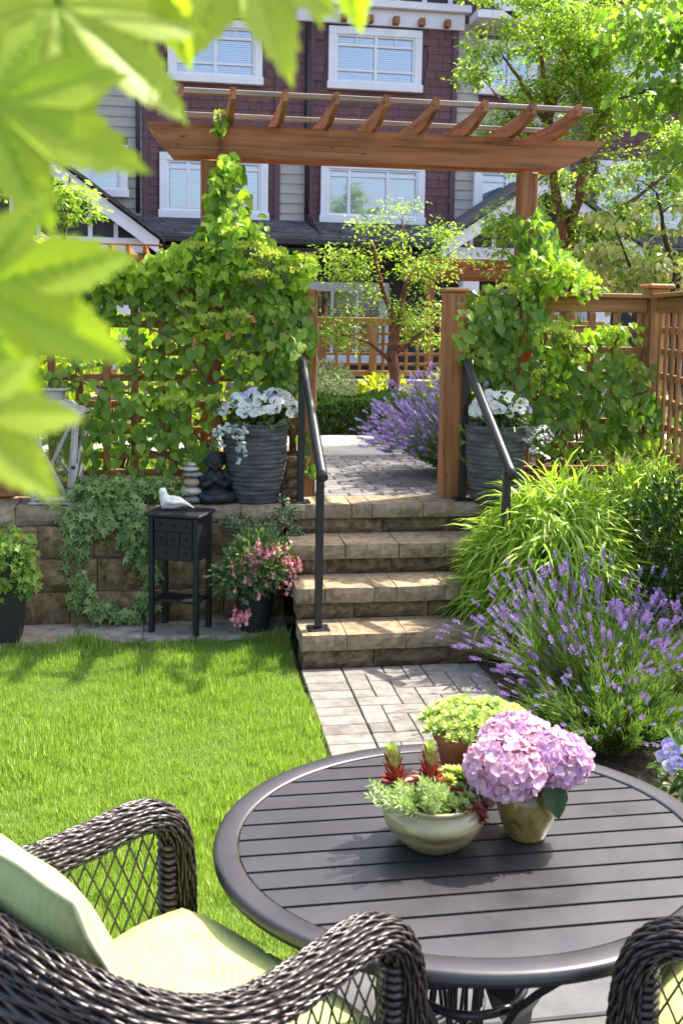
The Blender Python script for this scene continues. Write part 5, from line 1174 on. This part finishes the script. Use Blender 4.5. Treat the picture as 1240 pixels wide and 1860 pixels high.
# ------------------------------------------------------------------ round slatted table
TX, TY, TZ, TA, TB = .612, 2.005, .66, .54, .47
tbl = thing('patio_table', 'round dark metal patio table with a slatted top in the foreground', 'table', (TX, TY, 0))
m = MB(); sec = [(.0, -.030), (-.004, -.008), (-.012, -.001), (-.022, .0), (-.050, -.003), (-.054, -.006), (-.054, -.024), (-.03, -.034)]
sec = [(.0, -.016), (-.001, -.009), (-.004, -.003), (-.009, -.0006), (-.014, .0), (-.046, -.0008), (-.0495, -.002), (-.052, -.005), (-.053, -.022), (-.03, -.03), (-.004, -.027)]
m.grid([[(TX + (TA + o) * math.cos(t), TY + (TB + o) * math.sin(t), TZ + dz) for o, dz in sec + [sec[0]]] for t in np.linspace(0, 2 * math.pi, 121)], True)
part('rim', m, 'table_metal', tbl)
ys = []; y = TY + TB - .062; pitch = .0632; first = True
y = TY + TB - .0549
while y > TY - TB + .056:
    w_ = pitch - .008; y0 = y - w_ if y - w_ > TY - TB + .085 else TY - TB
    poly = []
    def hx(Y): u = (Y - TY) / (TB - .0545); return (TA - .0545) * math.sqrt(max(0, 1 - u * u))
    yb = max(y0, TY - TB + .0549); yt = min(y, TY + TB - .0549)
    Y = [yt - (yt - yb) * (1 - math.cos(math.pi * i / 20)) / 2 for i in range(21)]
    poly = [(TX + hx(q), q) for q in Y] + [(TX - hx(q), q) for q in Y[::-1]]
    if y - yb > .008: part('slat', MB().prism(poly, 2, TZ - .020, TZ - .0045), 'table_metal', tbl)
    y -= pitch
    if y0 <= TY - TB: break
m = MB().box(TX - .44, TX + .44, TY - .02, TY + .02, TZ - .045, TZ - .021, .003).box(TX - .02, TX + .02, TY - .38, TY + .38, TZ - .046, TZ - .022, .003)
part('cross_bar', m, 'table_metal', tbl)
for a in (35, 145, 215, 305):
    c, s = math.cos(R(a)), math.sin(R(a)); P = []
    for t in np.linspace(0, 1, 13): q = .40 - .30 * math.sin(math.pi * min(1, t * 1.15) * .62) ** 1.2 + .32 * max(0, t - .45) ** 1.3; P.append((TX + c * q, TY + s * q, (TZ - .046) * (1 - t) + .012))
    w_ = Vector((-s, c, 0)) * .044; n_ = []
    rows = []
    for i, p in enumerate(P):
        p = Vector(p); tt = (Vector(P[min(i + 1, 12)]) - Vector(P[max(i - 1, 0)])).normalized(); nn = tt.cross(w_.normalized()) * .007
        rows.append([p - w_ - nn, p + w_ - nn, p + w_ + nn, p - w_ + nn])
    m = MB().grid(rows, False, True); m.f += [(0, 1, 2, 3), tuple(range(48, 52))[::-1]]; m.sm += [False] * 2
    part('leg', m, 'table_metal', tbl)
part('stretcher_ring', MB().tube([(TX + .13 * math.cos(t), TY + .13 * math.sin(t), .34) for t in np.linspace(0, 2 * math.pi, 33)], .009, 8), 'table_metal', tbl)
# openwork metal stool under the table
ow = thing('openwork_stool', 'black openwork metal stool standing under the table', 'stool', (.60, 2.24, 0))
m = MB(); r_ = random.Random(8)
for k in range(34):
    a0 = 2 * math.pi * k / 34 + r_.uniform(-.08, .08); a1 = a0 + r_.uniform(-.5, .5)
    m.tube([(.60 + .125 * math.cos(a0 + (a1 - a0) * t), 2.24 + .125 * math.sin(a0 + (a1 - a0) * t), .02 + .33 * t) for t in np.linspace(0, 1, 5)], .0052, 5)
part('openwork_wall', m, 'black_metal', ow)
for zz in (.012, .13, .24, .352): part('ring', MB().tube([(.60 + .127 * math.cos(t), 2.24 + .127 * math.sin(t), zz) for t in np.linspace(0, 2 * math.pi, 29)], .007, 6), 'black_metal', ow)
part('seat', MB().lathe([(.0001, .36), (.128, .36), (.132, .368), (.128, .376), (.0001, .376)], 32, (.60, 2.24, 0)), 'black_metal', ow)

# ------------------------------------------------------------------ pots on the table
bw = thing('bowl', 'wide pale green glazed bowl planted with succulents on the table', 'bowl', (.530, 1.985, TZ))
pr = [(.0001, 0), (.055, 0), (.062, .004), (.088, .028), (.104, .052), (.106, .066), (.098, .082), (.088, .090), (.089, .094), (.095, .100), (.094, .105), (.086, .104), (.080, .094), (.08, .085), (.0001, .085)]
part('bowl_body', MB().lathe(pr, 56, (.530, 1.985, TZ - .002), wob=lambda i, a: .006 * math.sin(2 * a + i)), 'celadon', bw); part('soil', MB().lathe([(.0001, .098), (.083, .093)], 20, (.530, 1.985, TZ - .002)), 'soil', bw)
def rosette_mesh(name, mat, n=18, tm='oval', wid=.8, open_=1.0, tipmat=None):
    P = np.zeros((n, 3)); D = []; Nn = []; S = []
    for i in range(n):
        a = i * 2.39996; t = i / (n - 1); up = 1.5 - 1.25 * t * open_
        D.append((math.cos(a), up, math.sin(a))); Nn.append((-math.cos(a) * up, 1, -math.sin(a) * up)); S.append(.28 + .3 * t ** .7)
        P[i] = (0, .16 * (1 - t), 0)
    C = cloud(tm, P, np.array(D), np.array(Nn), np.array(S), wid); return np_mesh(name, C[0], C[1], mat)
def put(name, me, parent, p, dirn, s, spin=None):
    f = Vector(dirn).normalized(); x = f.cross(Vector((.3, .9, .2))).normalized(); zz = x.cross(f); a = spin if spin is not None else random.uniform(0, 6.28)
    x2 = x * math.cos(a) + zz * math.sin(a); z2 = x2.cross(f); o = off_of(parent)
    return link(name, me, parent, mtx=Matrix([[x2[k] * s, f[k] * s, z2[k] * s, p[k] - o[k]] for k in range(3)] + [[0, 0, 0, 1]]))
BZ = TZ + .095
RG = rosette_mesh('rosette', 'rosette_green'); RL = rosette_mesh('rosette', 'rosette_lime', 20); RR = rosette_mesh('rosette', 'rosette_red', 22, 'oval', .5); RRs = rosette_mesh('rosette', 'rosette_red', 16, 'oval', .6)
def spire(label, base, dirn, h):
    g = thing('houseleek', label, 'succulent', base, 'tall red houseleeks'); f = Vector(dirn).normalized(); P = []; D = []; Nn = []; S = []; P2 = []
    put('rosette', RR, g, base, dirn, .098)
    x = f.cross(Vector((0, 1, 0))).normalized(); y_ = f.cross(x)
    part('stem', MB().tube([Vector(base), Vector(base) + f * h * .9], [.006, .003], 6), 'rosette_red', g)
    for i in range(44):
        a = i * 2.39996; t = i / 43; o = x * math.cos(a) + y_ * math.sin(a)
        rad = .004 + .008 * math.sin(math.pi * (.25 + .75 * t)); P.append(tuple(Vector(base) + f * (h * (.15 + .78 * t)) + o * rad)); D.append(tuple(f * (1.7 + t) + o * .7)); Nn.append(tuple(f - o)); S.append(.034 * (1 - .3 * t))
    k = 33; stuff('leaves', cloud('oval', np.array(P[:k]), np.array(D[:k]), np.array(Nn[:k]), np.array(S[:k]), .6), 'rosette_red', g); stuff('bud_tip', cloud('oval', np.array(P[k - 14:]) , np.array(D[k - 14:]), np.array(Nn[k - 14:]), np.array(S[k - 14:]) * .95, .7), 'rosette_tip', g)
spire('red houseleek with a tall green-tipped bud at the back left of the bowl', (.462, 2.03, BZ), (-.15, .1, 1), .092)
spire('red houseleek with a tall bud and wide dark rosette in the middle of the bowl', (.528, 2.01, BZ + .012), (-.02, .05, 1), .088)
def cluster(name, label, cat, me, pts, s, dirf, group=None, base=None):
    g = thing(name, label, cat, base or pts[0], group)
    for p in pts: put('rosette', me, g, p, dirf(p), s * random.uniform(.75, 1.2))
    return g
bc = Vector((.530, 1.985, BZ))
od = lambda p: (Vector(p) - bc) * 5 + Vector((0, -.25, 1))
cluster('houseleek', 'bright green houseleek rosettes in the middle of the succulent bowl', 'succulent', RG, [(.53 + random.uniform(-.03, .06), 1.965 + random.uniform(-.05, .06), BZ + random.uniform(0, .015)) for _ in range(16)], .05, od, 'houseleeks in the bowl')
cluster('houseleek', 'lime houseleek rosettes at the back right of the succulent bowl', 'succulent', RL, [(.575 + random.uniform(-.03, .03), 2.03 + random.uniform(-.02, .03), BZ + random.uniform(.005, .02)) for _ in range(9)], .05, od, 'houseleeks in the bowl')
cluster('houseleek', 'small dark red houseleeks spilling over the right rim of the bowl', 'succulent', RRs, [(.59 + random.uniform(-.035, .03), 1.955 + random.uniform(-.045, .05), BZ + random.uniform(.0, .012)) for _ in range(26)] + [(.622, 1.94, BZ - .02), (.628, 1.955, BZ - .012), (.615, 1.93, BZ - .025), (.605, 1.925, BZ - .03)], .03, od, 'houseleeks in the bowl')
sd_ = thing('sedum', 'pale needle-leaved sedum sprigs leaning out over the left of the bowl', 'succulent', (.47, 1.96, BZ))
def sprig_mesh():
    P = []; D = []
    for i in range(46):
        a = i * 2.39996; t = i / 45; P.append((.03 * math.cos(a), t, .03 * math.sin(a))); D.append((math.cos(a), .9, math.sin(a)))
    C = cloud('oval', np.array(P), np.array(D), rand_dirs(46), .2, .45); return np_mesh('sprig', C[0], C[1], 'sedum_leaf')
SPM = [sprig_mesh() for _ in range(2)]
for i in range(34):
    u = random.random(); p = (.452 + .06 * u + random.uniform(-.015, .015), 1.925 + random.uniform(0, .09) - .02 * u, BZ - .005); put('sprig', SPM[i % 2], sd_, p, (-.9 + 1.0 * u + random.uniform(-.3, .3), -.4 + random.uniform(-.2, .3), .75), random.uniform(.045, .078))
# yellow-brown vase with hydrangeas
vs = thing('vase', 'round ochre glazed vase with dark crackle lines on the table', 'vase', (.735, 1.975, TZ))
VX, VY = .735, 1.99
pr = [(.0001, 0), (.040, 0), (.043, .004), (.056, .034), (.064, .064), (.063, .086), (.056, .104), (.051, .110), (.047, .110), (.048, .098), (.0001, .08)]
part('vase_body', MB().lathe(pr, 44, (VX, VY, TZ - .002)), 'ochre_glaze', vs)
m = MB(); r_ = random.Random(3)
def vr(z): return np.interp(z, [.004, .034, .064, .086, .104], [.043, .056, .064, .063, .056])
for k in range(9):
    a = R(-90) + r_.uniform(-1.3, 1.3); z = r_.uniform(.03, .075); P = []
    for q in range(7):
        P.append((VX + (vr(z) + .0002) * math.cos(a), VY + (vr(z) + .0002) * math.sin(a), TZ - .002 + z)); a += r_.uniform(-.16, .16); z = min(.09, max(.012, z + r_.uniform(-.012, .012)))
    m.tube(P, .0007, 4)
part('crackle_line', m, 'crack', vs)
def floret_mesh(mat, seed):
    r = np.random.default_rng(seed); P = np.zeros((4, 3)); a = np.arange(4) * math.pi / 2 + r.uniform(-.15, .15, 4)
    D = np.stack([np.cos(a), r.uniform(.05, .5, 4), np.sin(a)], -1); Nn = np.stack([-np.cos(a) * .4, np.ones(4), -np.sin(a) * .4], -1)
    C = cloud('petal', P, D, Nn, r.uniform(.45, .58, 4), 1.15); return np_mesh('floret', C[0], C[1], mat)
FL = {m_: [floret_mesh(m_, s) for s in range(4)] for m_ in ('hydrangea_pink', 'hydrangea_mauve')}
def hydrangea(label, c, r, mats, n, stem_to):
    g = thing('hydrangea', label, 'hydrangea', c, 'hydrangea blooms in the vase'); d = []
    for i in range(n):
        z = 1 - 1.75 * (i + .5) / n; a = i * 2.39996; q = math.sqrt(max(0, 1 - z * z)); d.append((q * math.cos(a), q * math.sin(a), z))
    for i, v in enumerate(d):
        p = [c[k] + v[k] * r[k] * random.uniform(.86, 1.05) for k in range(3)]
        m_ = mats[0] if random.random() < mats[2] + .25 * mnoise.noise(Vector(v) * 1.7) else mats[1]
        put('floret', FL[m_][random.randrange(4)], g, p, (v[0] + random.uniform(-.65, .65), v[1] + random.uniform(-.65, .65), v[2] + random.uniform(-.4, .65)), random.uniform(.024, .034))
    core = MB().ball(c, (r[0] * .72, r[1] * .72, r[2] * .66), 14, 10); part('flower_core', core, mats[0], g)
    part('stem', MB().tube([Vector(c), Vector(stem_to)], .004, 6), 'stem_green', g)
hydrangea('pink hydrangea head nearest the viewer, largest of the three in the ochre vase', (.672, 1.955, TZ + .164), (.079, .076, .061), ('hydrangea_pink', 'hydrangea_mauve', .85), 300, (VX, VY, TZ + .06))
hydrangea('lilac hydrangea head on the right side of the ochre vase', (.787, 1.98, TZ + .166), (.076, .072, .053), ('hydrangea_mauve', 'hydrangea_pink', .62), 280, (VX, VY, TZ + .06))
hydrangea('pale pink hydrangea head behind the other two in the ochre vase', (.728, 2.045, TZ + .178), (.078, .074, .056), ('hydrangea_pink', 'hydrangea_mauve', .75), 280, (VX, VY, TZ + .06))
hl = tag(link('hydrangea_leaf', np_mesh('hydrangea_leaf', *cloud('heart', np.array([[.765, 1.925, TZ + .128]]), np.array([[.15, -.5, -1]]), np.array([[.1, -1, .3]]), .06)[:2], 'deep_leaf')), 'single dark hydrangea leaf hanging over the front lip of the ochre vase', 'leaf')
# terracotta pot of lime houseleeks
tc_ = thing('plant_pot', 'terracotta pot overflowing with lime houseleek rosettes at the back of the table', 'pot', (.680, 2.225, TZ))
PX, PY = .70, 2.26
part('pot', MB().lathe([(.0001, 0), (.072, 0), (.094, .10), (.100, .102), (.104, .136), (.099, .140), (.090, .136), (.0001, .12)], 40, (PX, PY, TZ - .002)), 'terracotta', tc_)
g = thing('houseleek', 'dense dome of lime houseleek rosettes filling the terracotta pot', 'succulent', (PX, PY, TZ + .13))
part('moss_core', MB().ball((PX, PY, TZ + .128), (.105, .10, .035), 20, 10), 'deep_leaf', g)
k = 0
for i in range(120):
    r_ = math.sqrt((i + .5) / 120); a = i * 2.39996; p = (PX + .125 * r_ * math.cos(a), PY + .118 * r_ * math.sin(a), TZ + .168 - .034 * r_ ** 3 + random.uniform(-.006, .006))
    put('rosette', RL if random.random() < .75 else RG, g, p, (.5 * r_ * math.cos(a), .5 * r_ * math.sin(a) - .15, 1), random.uniform(.030, .046))
for a in np.linspace(-1.1, .2, 6): put('rosette', RL, g, (PX + .118 * math.cos(a), PY + .115 * math.sin(a), TZ + .125 + random.uniform(-.025, .012)), (math.cos(a), math.sin(a), .5), random.uniform(.03, .042))

# ------------------------------------------------------------------ woven armchairs
def chair_parts(g):
    V3 = Vector
    # rim path: near front foot, up, back along the arm, round the tub back, and down the other arm
    half = [(.01, .29, .30), (.012, .29, .50), (.008, .29, .645), (-.012, .288, .722), (-.055, .286, .760), (-.11, .285, .772), (-.2, .285, .770), (-.3, .284, .772), (-.39, .272, .786), (-.47, .235, .815), (-.535, .165, .85), (-.57, .08, .875), (-.58, 0, .882)]
    P = [V3((u, v, z)) for u, v, z in half]; P = P + [V3((p.x, -p.y, p.z)) for p in P[-2::-1]]
    # resample evenly (Catmull-Rom)
    def cr(t):
        i = min(int(t), len(P) - 2); f = t - i; p0, p1, p2, p3 = P[max(i - 1, 0)], P[i], P[i + 1], P[min(i + 2, len(P) - 1)]
        return .5 * ((2 * p1) + (p2 - p0) * f + (2 * p0 - 5 * p1 + 4 * p2 - p3) * f * f + (3 * p1 - p0 - 3 * p2 + p3) * f ** 3)
    dense = [cr(t) for t in np.linspace(0, len(P) - 1, 900)]; acc = [0]
    for a, b in zip(dense[:-1], dense[1:]): acc.append(acc[-1] + (b - a).length)
    NS = 300; Q = []
    xs = np.interp(np.linspace(0, acc[-1], NS), acc, range(900))
    Q = [dense[int(x)].lerp(dense[min(int(x) + 1, 899)], x - int(x)) for x in xs]; Tn = [(Q[min(i + 1, NS - 1)] - Q[max(i - 1, 0)]).normalized() for i in range(NS)]
    # frame: side axis horizontal outward-ish
    S = []; s = V3((0, 1, 0))
    for t in Tn: s = (s - t * s.dot(t)).normalized(); S.append(s.copy())
    Bn = [t.cross(s_) for t, s_ in zip(Tn, S)]
    step = acc[-1] / NS
    def weave(i0, i1, name):
        core = MB(); rows = []
        for i in range(i0, i1): rows.append([Q[i] + S[i] * (.036 * math.cos(a)) + Bn[i] * (.024 * math.sin(a)) for a in np.linspace(0, 2 * math.pi, 15)[:-1]])
        core.grid(rows, True, True); o = part(name, core, 'wicker_core', g, local=True)
        w_ = MB(); ns = 40
        for k in range(ns):
            pts = []; rad = []
            for i in range(i0, i1):
                u = i * step; a = 2 * math.pi * (k / ns) + u * 1.5 + .09 * math.sin(u * 31 + k * 2.1)
                wv = math.sin(math.pi * u / .0235 + k * math.pi * .667); rr = 1 + .11 * wv
                pts.append(Q[i] + S[i] * (.0385 * rr * math.cos(a)) + Bn[i] * (.0268 * rr * math.sin(a)))
            w_.tube(pts, .0029, 5, flat=.75)
        part('woven_strands', w_, 'wicker', o, kind='stuff', local=True)
    c1 = int(NS * .315)
    weave(0, c1 + 1, 'arm'); weave(c1, NS - c1, 'back_rim'); weave(NS - c1 - 1, NS, 'arm')
    # diagonal cane lattice under each arm
    for sgn in (1, -1):
        zt = .742; z0 = .34; u0, u1 = -.40, -.015
        for slope in (2.1, -2.1):
            for k in range(-14, 30):
                ub = u0 + k * .033; pts = []
                for t in np.linspace(0, 1, 9):
                    z = z0 + (zt - z0) * t; u = ub + (z - z0) / slope
                    if u0 <= u <= u1: pts.append((u, sgn * (.284 + .004 * math.sin(9 * t + k) + (.002 if slope > 0 else -.002)), z))
                if len(pts) >= 2: part('cane', MB().tube(pts, .0021, 5), 'wicker', g, local=True)
        for zz, rr in ((.325, .014),): part('side_rail', MB().tube([(u0 - .02, sgn * .284, zz), (.005, sgn * .286, zz)], rr, 8), 'wicker', g, local=True)
        pw = MB(); 
        for i in range(34):
            z = .31 + i * .0125; pw.tube([(-.405 + .014 * math.cos(a), sgn * .283 + .014 * math.sin(a), z) for a in np.linspace(0, 2 * math.pi, 9)], .0058, 4)
        part('wrapped_upright', pw, 'wicker', g, local=True)
        pw = MB(); z = .34
        while z < .70: pw.tube([(-.022 + .013 * math.cos(a), sgn * .286 + .020 * math.sin(a), z) for a in np.linspace(0, 2 * math.pi, 9)], .007, 4); z += .0145
        part('wrapped_post', pw, 'wicker', g, local=True)
    # dense woven tub back
    m = MB(); i0, i1 = c1 - 2, NS - c1 + 2
    nz = 44; base_pts = []
    for j in range(nz):
        t = j / (nz - 1); pts = []
        for i in range(i0, i1, 2):
            q = Q[i]; z = .30 + (q.z - .02 - .30) * t; sh = 1 - .10 * (1 - t)
            wv = .0035 * math.sin(math.pi * i / 6 + j * math.pi)
            n2 = V3((q.x, q.y, 0)) + V3((.3, 0, 0)); n2 = n2.normalized() if n2.length > .01 else V3((1, 0, 0))
            pts.append((q.x * (1 - .06 * (1 - t)) + n2.x * wv, q.y * sh + n2.y * wv, z))
        m.tube(pts, .0066, 5)
    part('woven_back', m, 'wicker', g, kind='stuff', local=True)
    part('seat_frame', MB().box(-.54, .0, -.27, .27, .42, .46, .01), 'wicker_core', g, local=True)
    m = MB()
    for j in range(12): m.tube([(.004, -.275, .30 + j * .013), (.006, 0, .30 + j * .013), (.004, .275, .30 + j * .013)], .0066, 5)
    part('front_apron', m, 'wicker', g, local=True)
    for su, sv in ((-.01, 1), (-.01, -1), (-.50, 1), (-.50, -1)): part('leg', MB().tube([(su, sv * (.285 if su > -.1 else .2), .33), (su - (.0 if su > -.1 else .03), sv * (.285 if su > -.1 else .21), .004)], [.019, .016], 10), 'wicker', g, local=True)
def cushion_mesh(w0, d, h, puff=.03, n=14, nose=0, cr=.03):
    """soft box: x along d (0..-d), y across +-w0, z 0..h, rounded and crowned"""
    m = MB(); rows = []
    top = []
    for i in range(n + 1):
        r = []
        for j in range(n + 1):
            u, v = i / n * 2 - 1, j / n * 2 - 1; e = (1 - u ** 6) * (1 - v ** 6)
            z = h * .62 + h * .38 * e ** .5 + puff * (1 - u * u) * (1 - v * v) + .003 * math.sin(7 * u + 3 * v) * math.sin(5 * v)
            k = 1 - .018 * (1 - e)
            r.append((-d / 2 + u * d / 2 * k, v * w0 * k, z))
        top.append(r)
    m.grid(top, True)
    bot = [[(x, y, h * .62 - (z - h * .62) if not (i in (0, n) or j in (0, n)) else z) for j, (x, y, z) in enumerate(r)] for i, r in enumerate(top)]
    bot = [[(x, y, max(z, .0)) for (x, y, z) in r] for r in bot]
    m.grid([r[::-1] for r in bot], True)
    edge = [top[0][j] for j in range(n + 1)] + [top[i][n] for i in range(1, n + 1)] + [top[n][j] for j in range(n - 1, -1, -1)] + [top[i][0] for i in range(n - 1, -1, -1)]
    return m, edge
def chair(label, loc, rot, clabel, blabel):
    g = thing('wicker_armchair', label, 'armchair', loc, 'woven armchairs at the table', rot); chair_parts(g)
    c = None
    return g
def cushions(loc, rot, clabel, blabel):
    for lab, nm, (w0, d, h, puff), mt in ((clabel, 'seat_cushion', (.285, .43, .125, .012), Matrix.Translation((.012, 0, .465))), (blabel, 'back_cushion', (.195, .385, .10, .015), Matrix(((.386, 0, .922, -.43), (0, 1, 0, .07), (-.922, 0, .386, .575), (0, 0, 0, 1))))):
        m, ed = cushion_mesh(w0, d, h, puff); M4 = Matrix.Translation(loc) @ Matrix.Rotation(rot, 4, 'Z') @ mt
        g = thing(nm, lab, 'cushion', tuple(M4.translation), 'pale lime chair cushions')
        off = M4.translation
        mm = MB().add(m.v, m.f, True, M4); part('cushion_body', mm, 'cushion', g)
        part('piping', MB().tube([M4 @ Vector(p) for p in ed], .005, 6), 'piping', g)
ROT1 = R(40)
CH1 = (.182, 1.785, 0)
ch = chair('dark brown woven armchair with lime cushions in the left foreground, facing the table', CH1, ROT1, '', '')
cushions(CH1, ROT1, 'pale lime seat cushion of the armchair at the left of the table', 'pale lime back cushion leaning in the left armchair')
CH2 = (.93, 1.705, 0); ROT2 = R(140)
g2 = ch.copy(); col.objects.link(g2); g2.location = CH2; g2.rotation_euler = (0, 0, ROT2); g2['label'] = 'dark brown woven armchair cut off by the lower right corner'
for o in list(ch.children):
    c = o.copy(); col.objects.link(c); c.parent = g2
    for q in list(o.children): d2 = q.copy(); col.objects.link(d2); d2.parent = c
cushions(CH2, ROT2, 'pale lime seat cushion of the armchair in the lower right corner', 'pale lime back cushion of the armchair in the lower right corner')

# ------------------------------------------------------------------ maple leaves hanging close to the viewer
mb_ = thing('maple_branch', 'close out-of-focus maple branch with big lime leaves hanging in from the upper left', 'branch', (-.16, .56, 2.02))
def maple_leaf_mesh(seed, lobes=7):
    r = random.Random(seed); out = []
    ang = [-122, -84, -43, 0, 43, 84, 122]; ln = [.52, .76, .93, 1.0, .93, .76, .52]
    for i in range(7):
        a, L = ang[i] + r.uniform(-4, 4), ln[i] * r.uniform(.94, 1.05)
        W_ = 21
        if i == 0: out.append((math.radians(-160), .12))
        seq = [(-W_, .60), (-W_ * .86, .60), (-W_ * .72, .70), (-W_ * .60, .68), (-W_ * .46, .81), (-W_ * .34, .79), (-W_ * .2, .91), (-W_ * .13, .90), (0, 1.0), (W_ * .13, .90), (W_ * .2, .91), (W_ * .34, .79), (W_ * .46, .81), (W_ * .60, .68), (W_ * .72, .70), (W_ * .86, .60), (W_, .60)]
        for da, q in seq: out.append((math.radians(a + da), q * L * (1 + r.uniform(-.012, .012))))
        if i < 6: out.append((math.radians((ang[i] + ang[i + 1]) / 2), .56 * min(ln[i], ln[i + 1]) + .05))
    out.append((math.radians(160), .12))
    axes = [math.radians(a) for a in ang]
    m = MB(); rows = []
    for k in range(6):
        t = k / 5; row = []
        for th, q in out:
            rr = q * max(t, .004); dth = min(abs(th - a) for a in axes)
            z = .26 * rr * min(dth, .4) - .16 * rr * rr + .02 * math.sin(6 * th + seed) * rr
            row.append((rr * math.sin(th), rr * math.cos(th), z))
        rows.append(row)
    m.grid(rows, True)
    ve = MB()
    for a, L in zip(axes, ln): ve.tube([(q * L * math.sin(a), q * L * math.cos(a), -.16 * (q * L) ** 2 - .006) for q in np.linspace(.0, .93, 8)], [.012 * (1 - .8 * q) for q in np.linspace(0, 1, 8)], 5)
    for a, L in zip(axes, ln):
        for q in np.linspace(.22, .78, 6):
            for sd in (-1, 1):
                b0 = (q * L * math.sin(a), q * L * math.cos(a)); aa = a + sd * .75; l2 = .16 * L * (1.1 - q); b1 = (b0[0] + l2 * math.sin(aa), b0[1] + l2 * math.cos(aa))
                ve.tube([(x, y, -.16 * (x * x + y * y) + .26 * math.hypot(x, y) * min(abs(math.atan2(x, y) - a), .4) - .005) for x, y in (b0, ((b0[0] + b1[0]) / 2, (b0[1] + b1[1]) / 2), b1)], [.005, .004, .002], 4)
    return m.mesh('leaf', 'maple_leaf'), ve.mesh('vein', 'vine_lime')
LM = [maple_leaf_mesh(s) for s in range(3)]
BR = [((-0.058, 0.533, 1.903), (0.008, 0.523, 1.854), (.1, -1, .5)), ((-0.086, 0.501, 1.848), (-0.015, 0.492, 1.821), (-.1, -1, .35)), ((-0.081, 0.442, 1.763), (-0.019, 0.433, 1.734), (-.05, -1, .25)), ((-0.084, 0.417, 1.713), (-0.045, 0.411, 1.68), (-.2, -1, .6)),
      ((0.03, 0.543, 1.944), (0.06, 0.537, 1.875), (.25, -1, .3)), ((0.083, 0.557, 1.964), (0.097, 0.554, 1.905), (-.3, -1, .3)), ((-0.011, 0.591, 1.952), (0.007, 0.588, 1.89), (-.2, -1, .4)), ((-0.102, 0.57, 1.897), (-0.043, 0.559, 1.83), (.2, -1, .2)),
      ((-0.043, 0.608, 1.97), (-0.025, 0.605, 1.911), (.3, -1, .2)), ((0.052, 0.572, 1.97), (0.082, 0.568, 1.913), (.1, -1, .5))]
o0 = Vector(mb_.location); tb = MB()
tb.tube([(-.42, .72, 2.10), (-.2, .60, 2.035), (-.05, .57, 2.03), (.11, .56, 2.02)], [.006, .005, .004, .002], 7).tube([(-.2, .6, 2.035), (-.17, .52, 1.93), (-.15, .46, 1.78), (-.14, .42, 1.70)], [.004, .0035, .003, .0015], 7)
tw = MB()
for i, (c, t, nrm) in enumerate(BR):
    f = Vector(t) - Vector(c); s = f.length; f.normalize(); nv = Vector(nrm); x = f.cross(nv).normalized(); zz = x.cross(f)
    L_, V_ = LM[i % 3]
    mt = Matrix([[x[k] * s, f[k] * s, zz[k] * s, c[k] - o0[k]] for k in range(3)] + [[0, 0, 0, 1]])
    lo = link('leaf', L_, mb_, mtx=mt); link('vein', V_, lo)
    anc = (c[0] * .6, .57, 2.03) if c[2] > 1.86 else (-.16, .49 + (c[2] - 1.75) * .3, c[2] + .05)
    tw.tube([Vector(anc), Vector(anc).lerp(Vector(c), .6) + Vector((0, 0, .006)), Vector(c)], .0011, 5)
part('twig', tb, 'stem_brown', mb_); part('leaf_stalk', tw, 'stem_green', mb_)
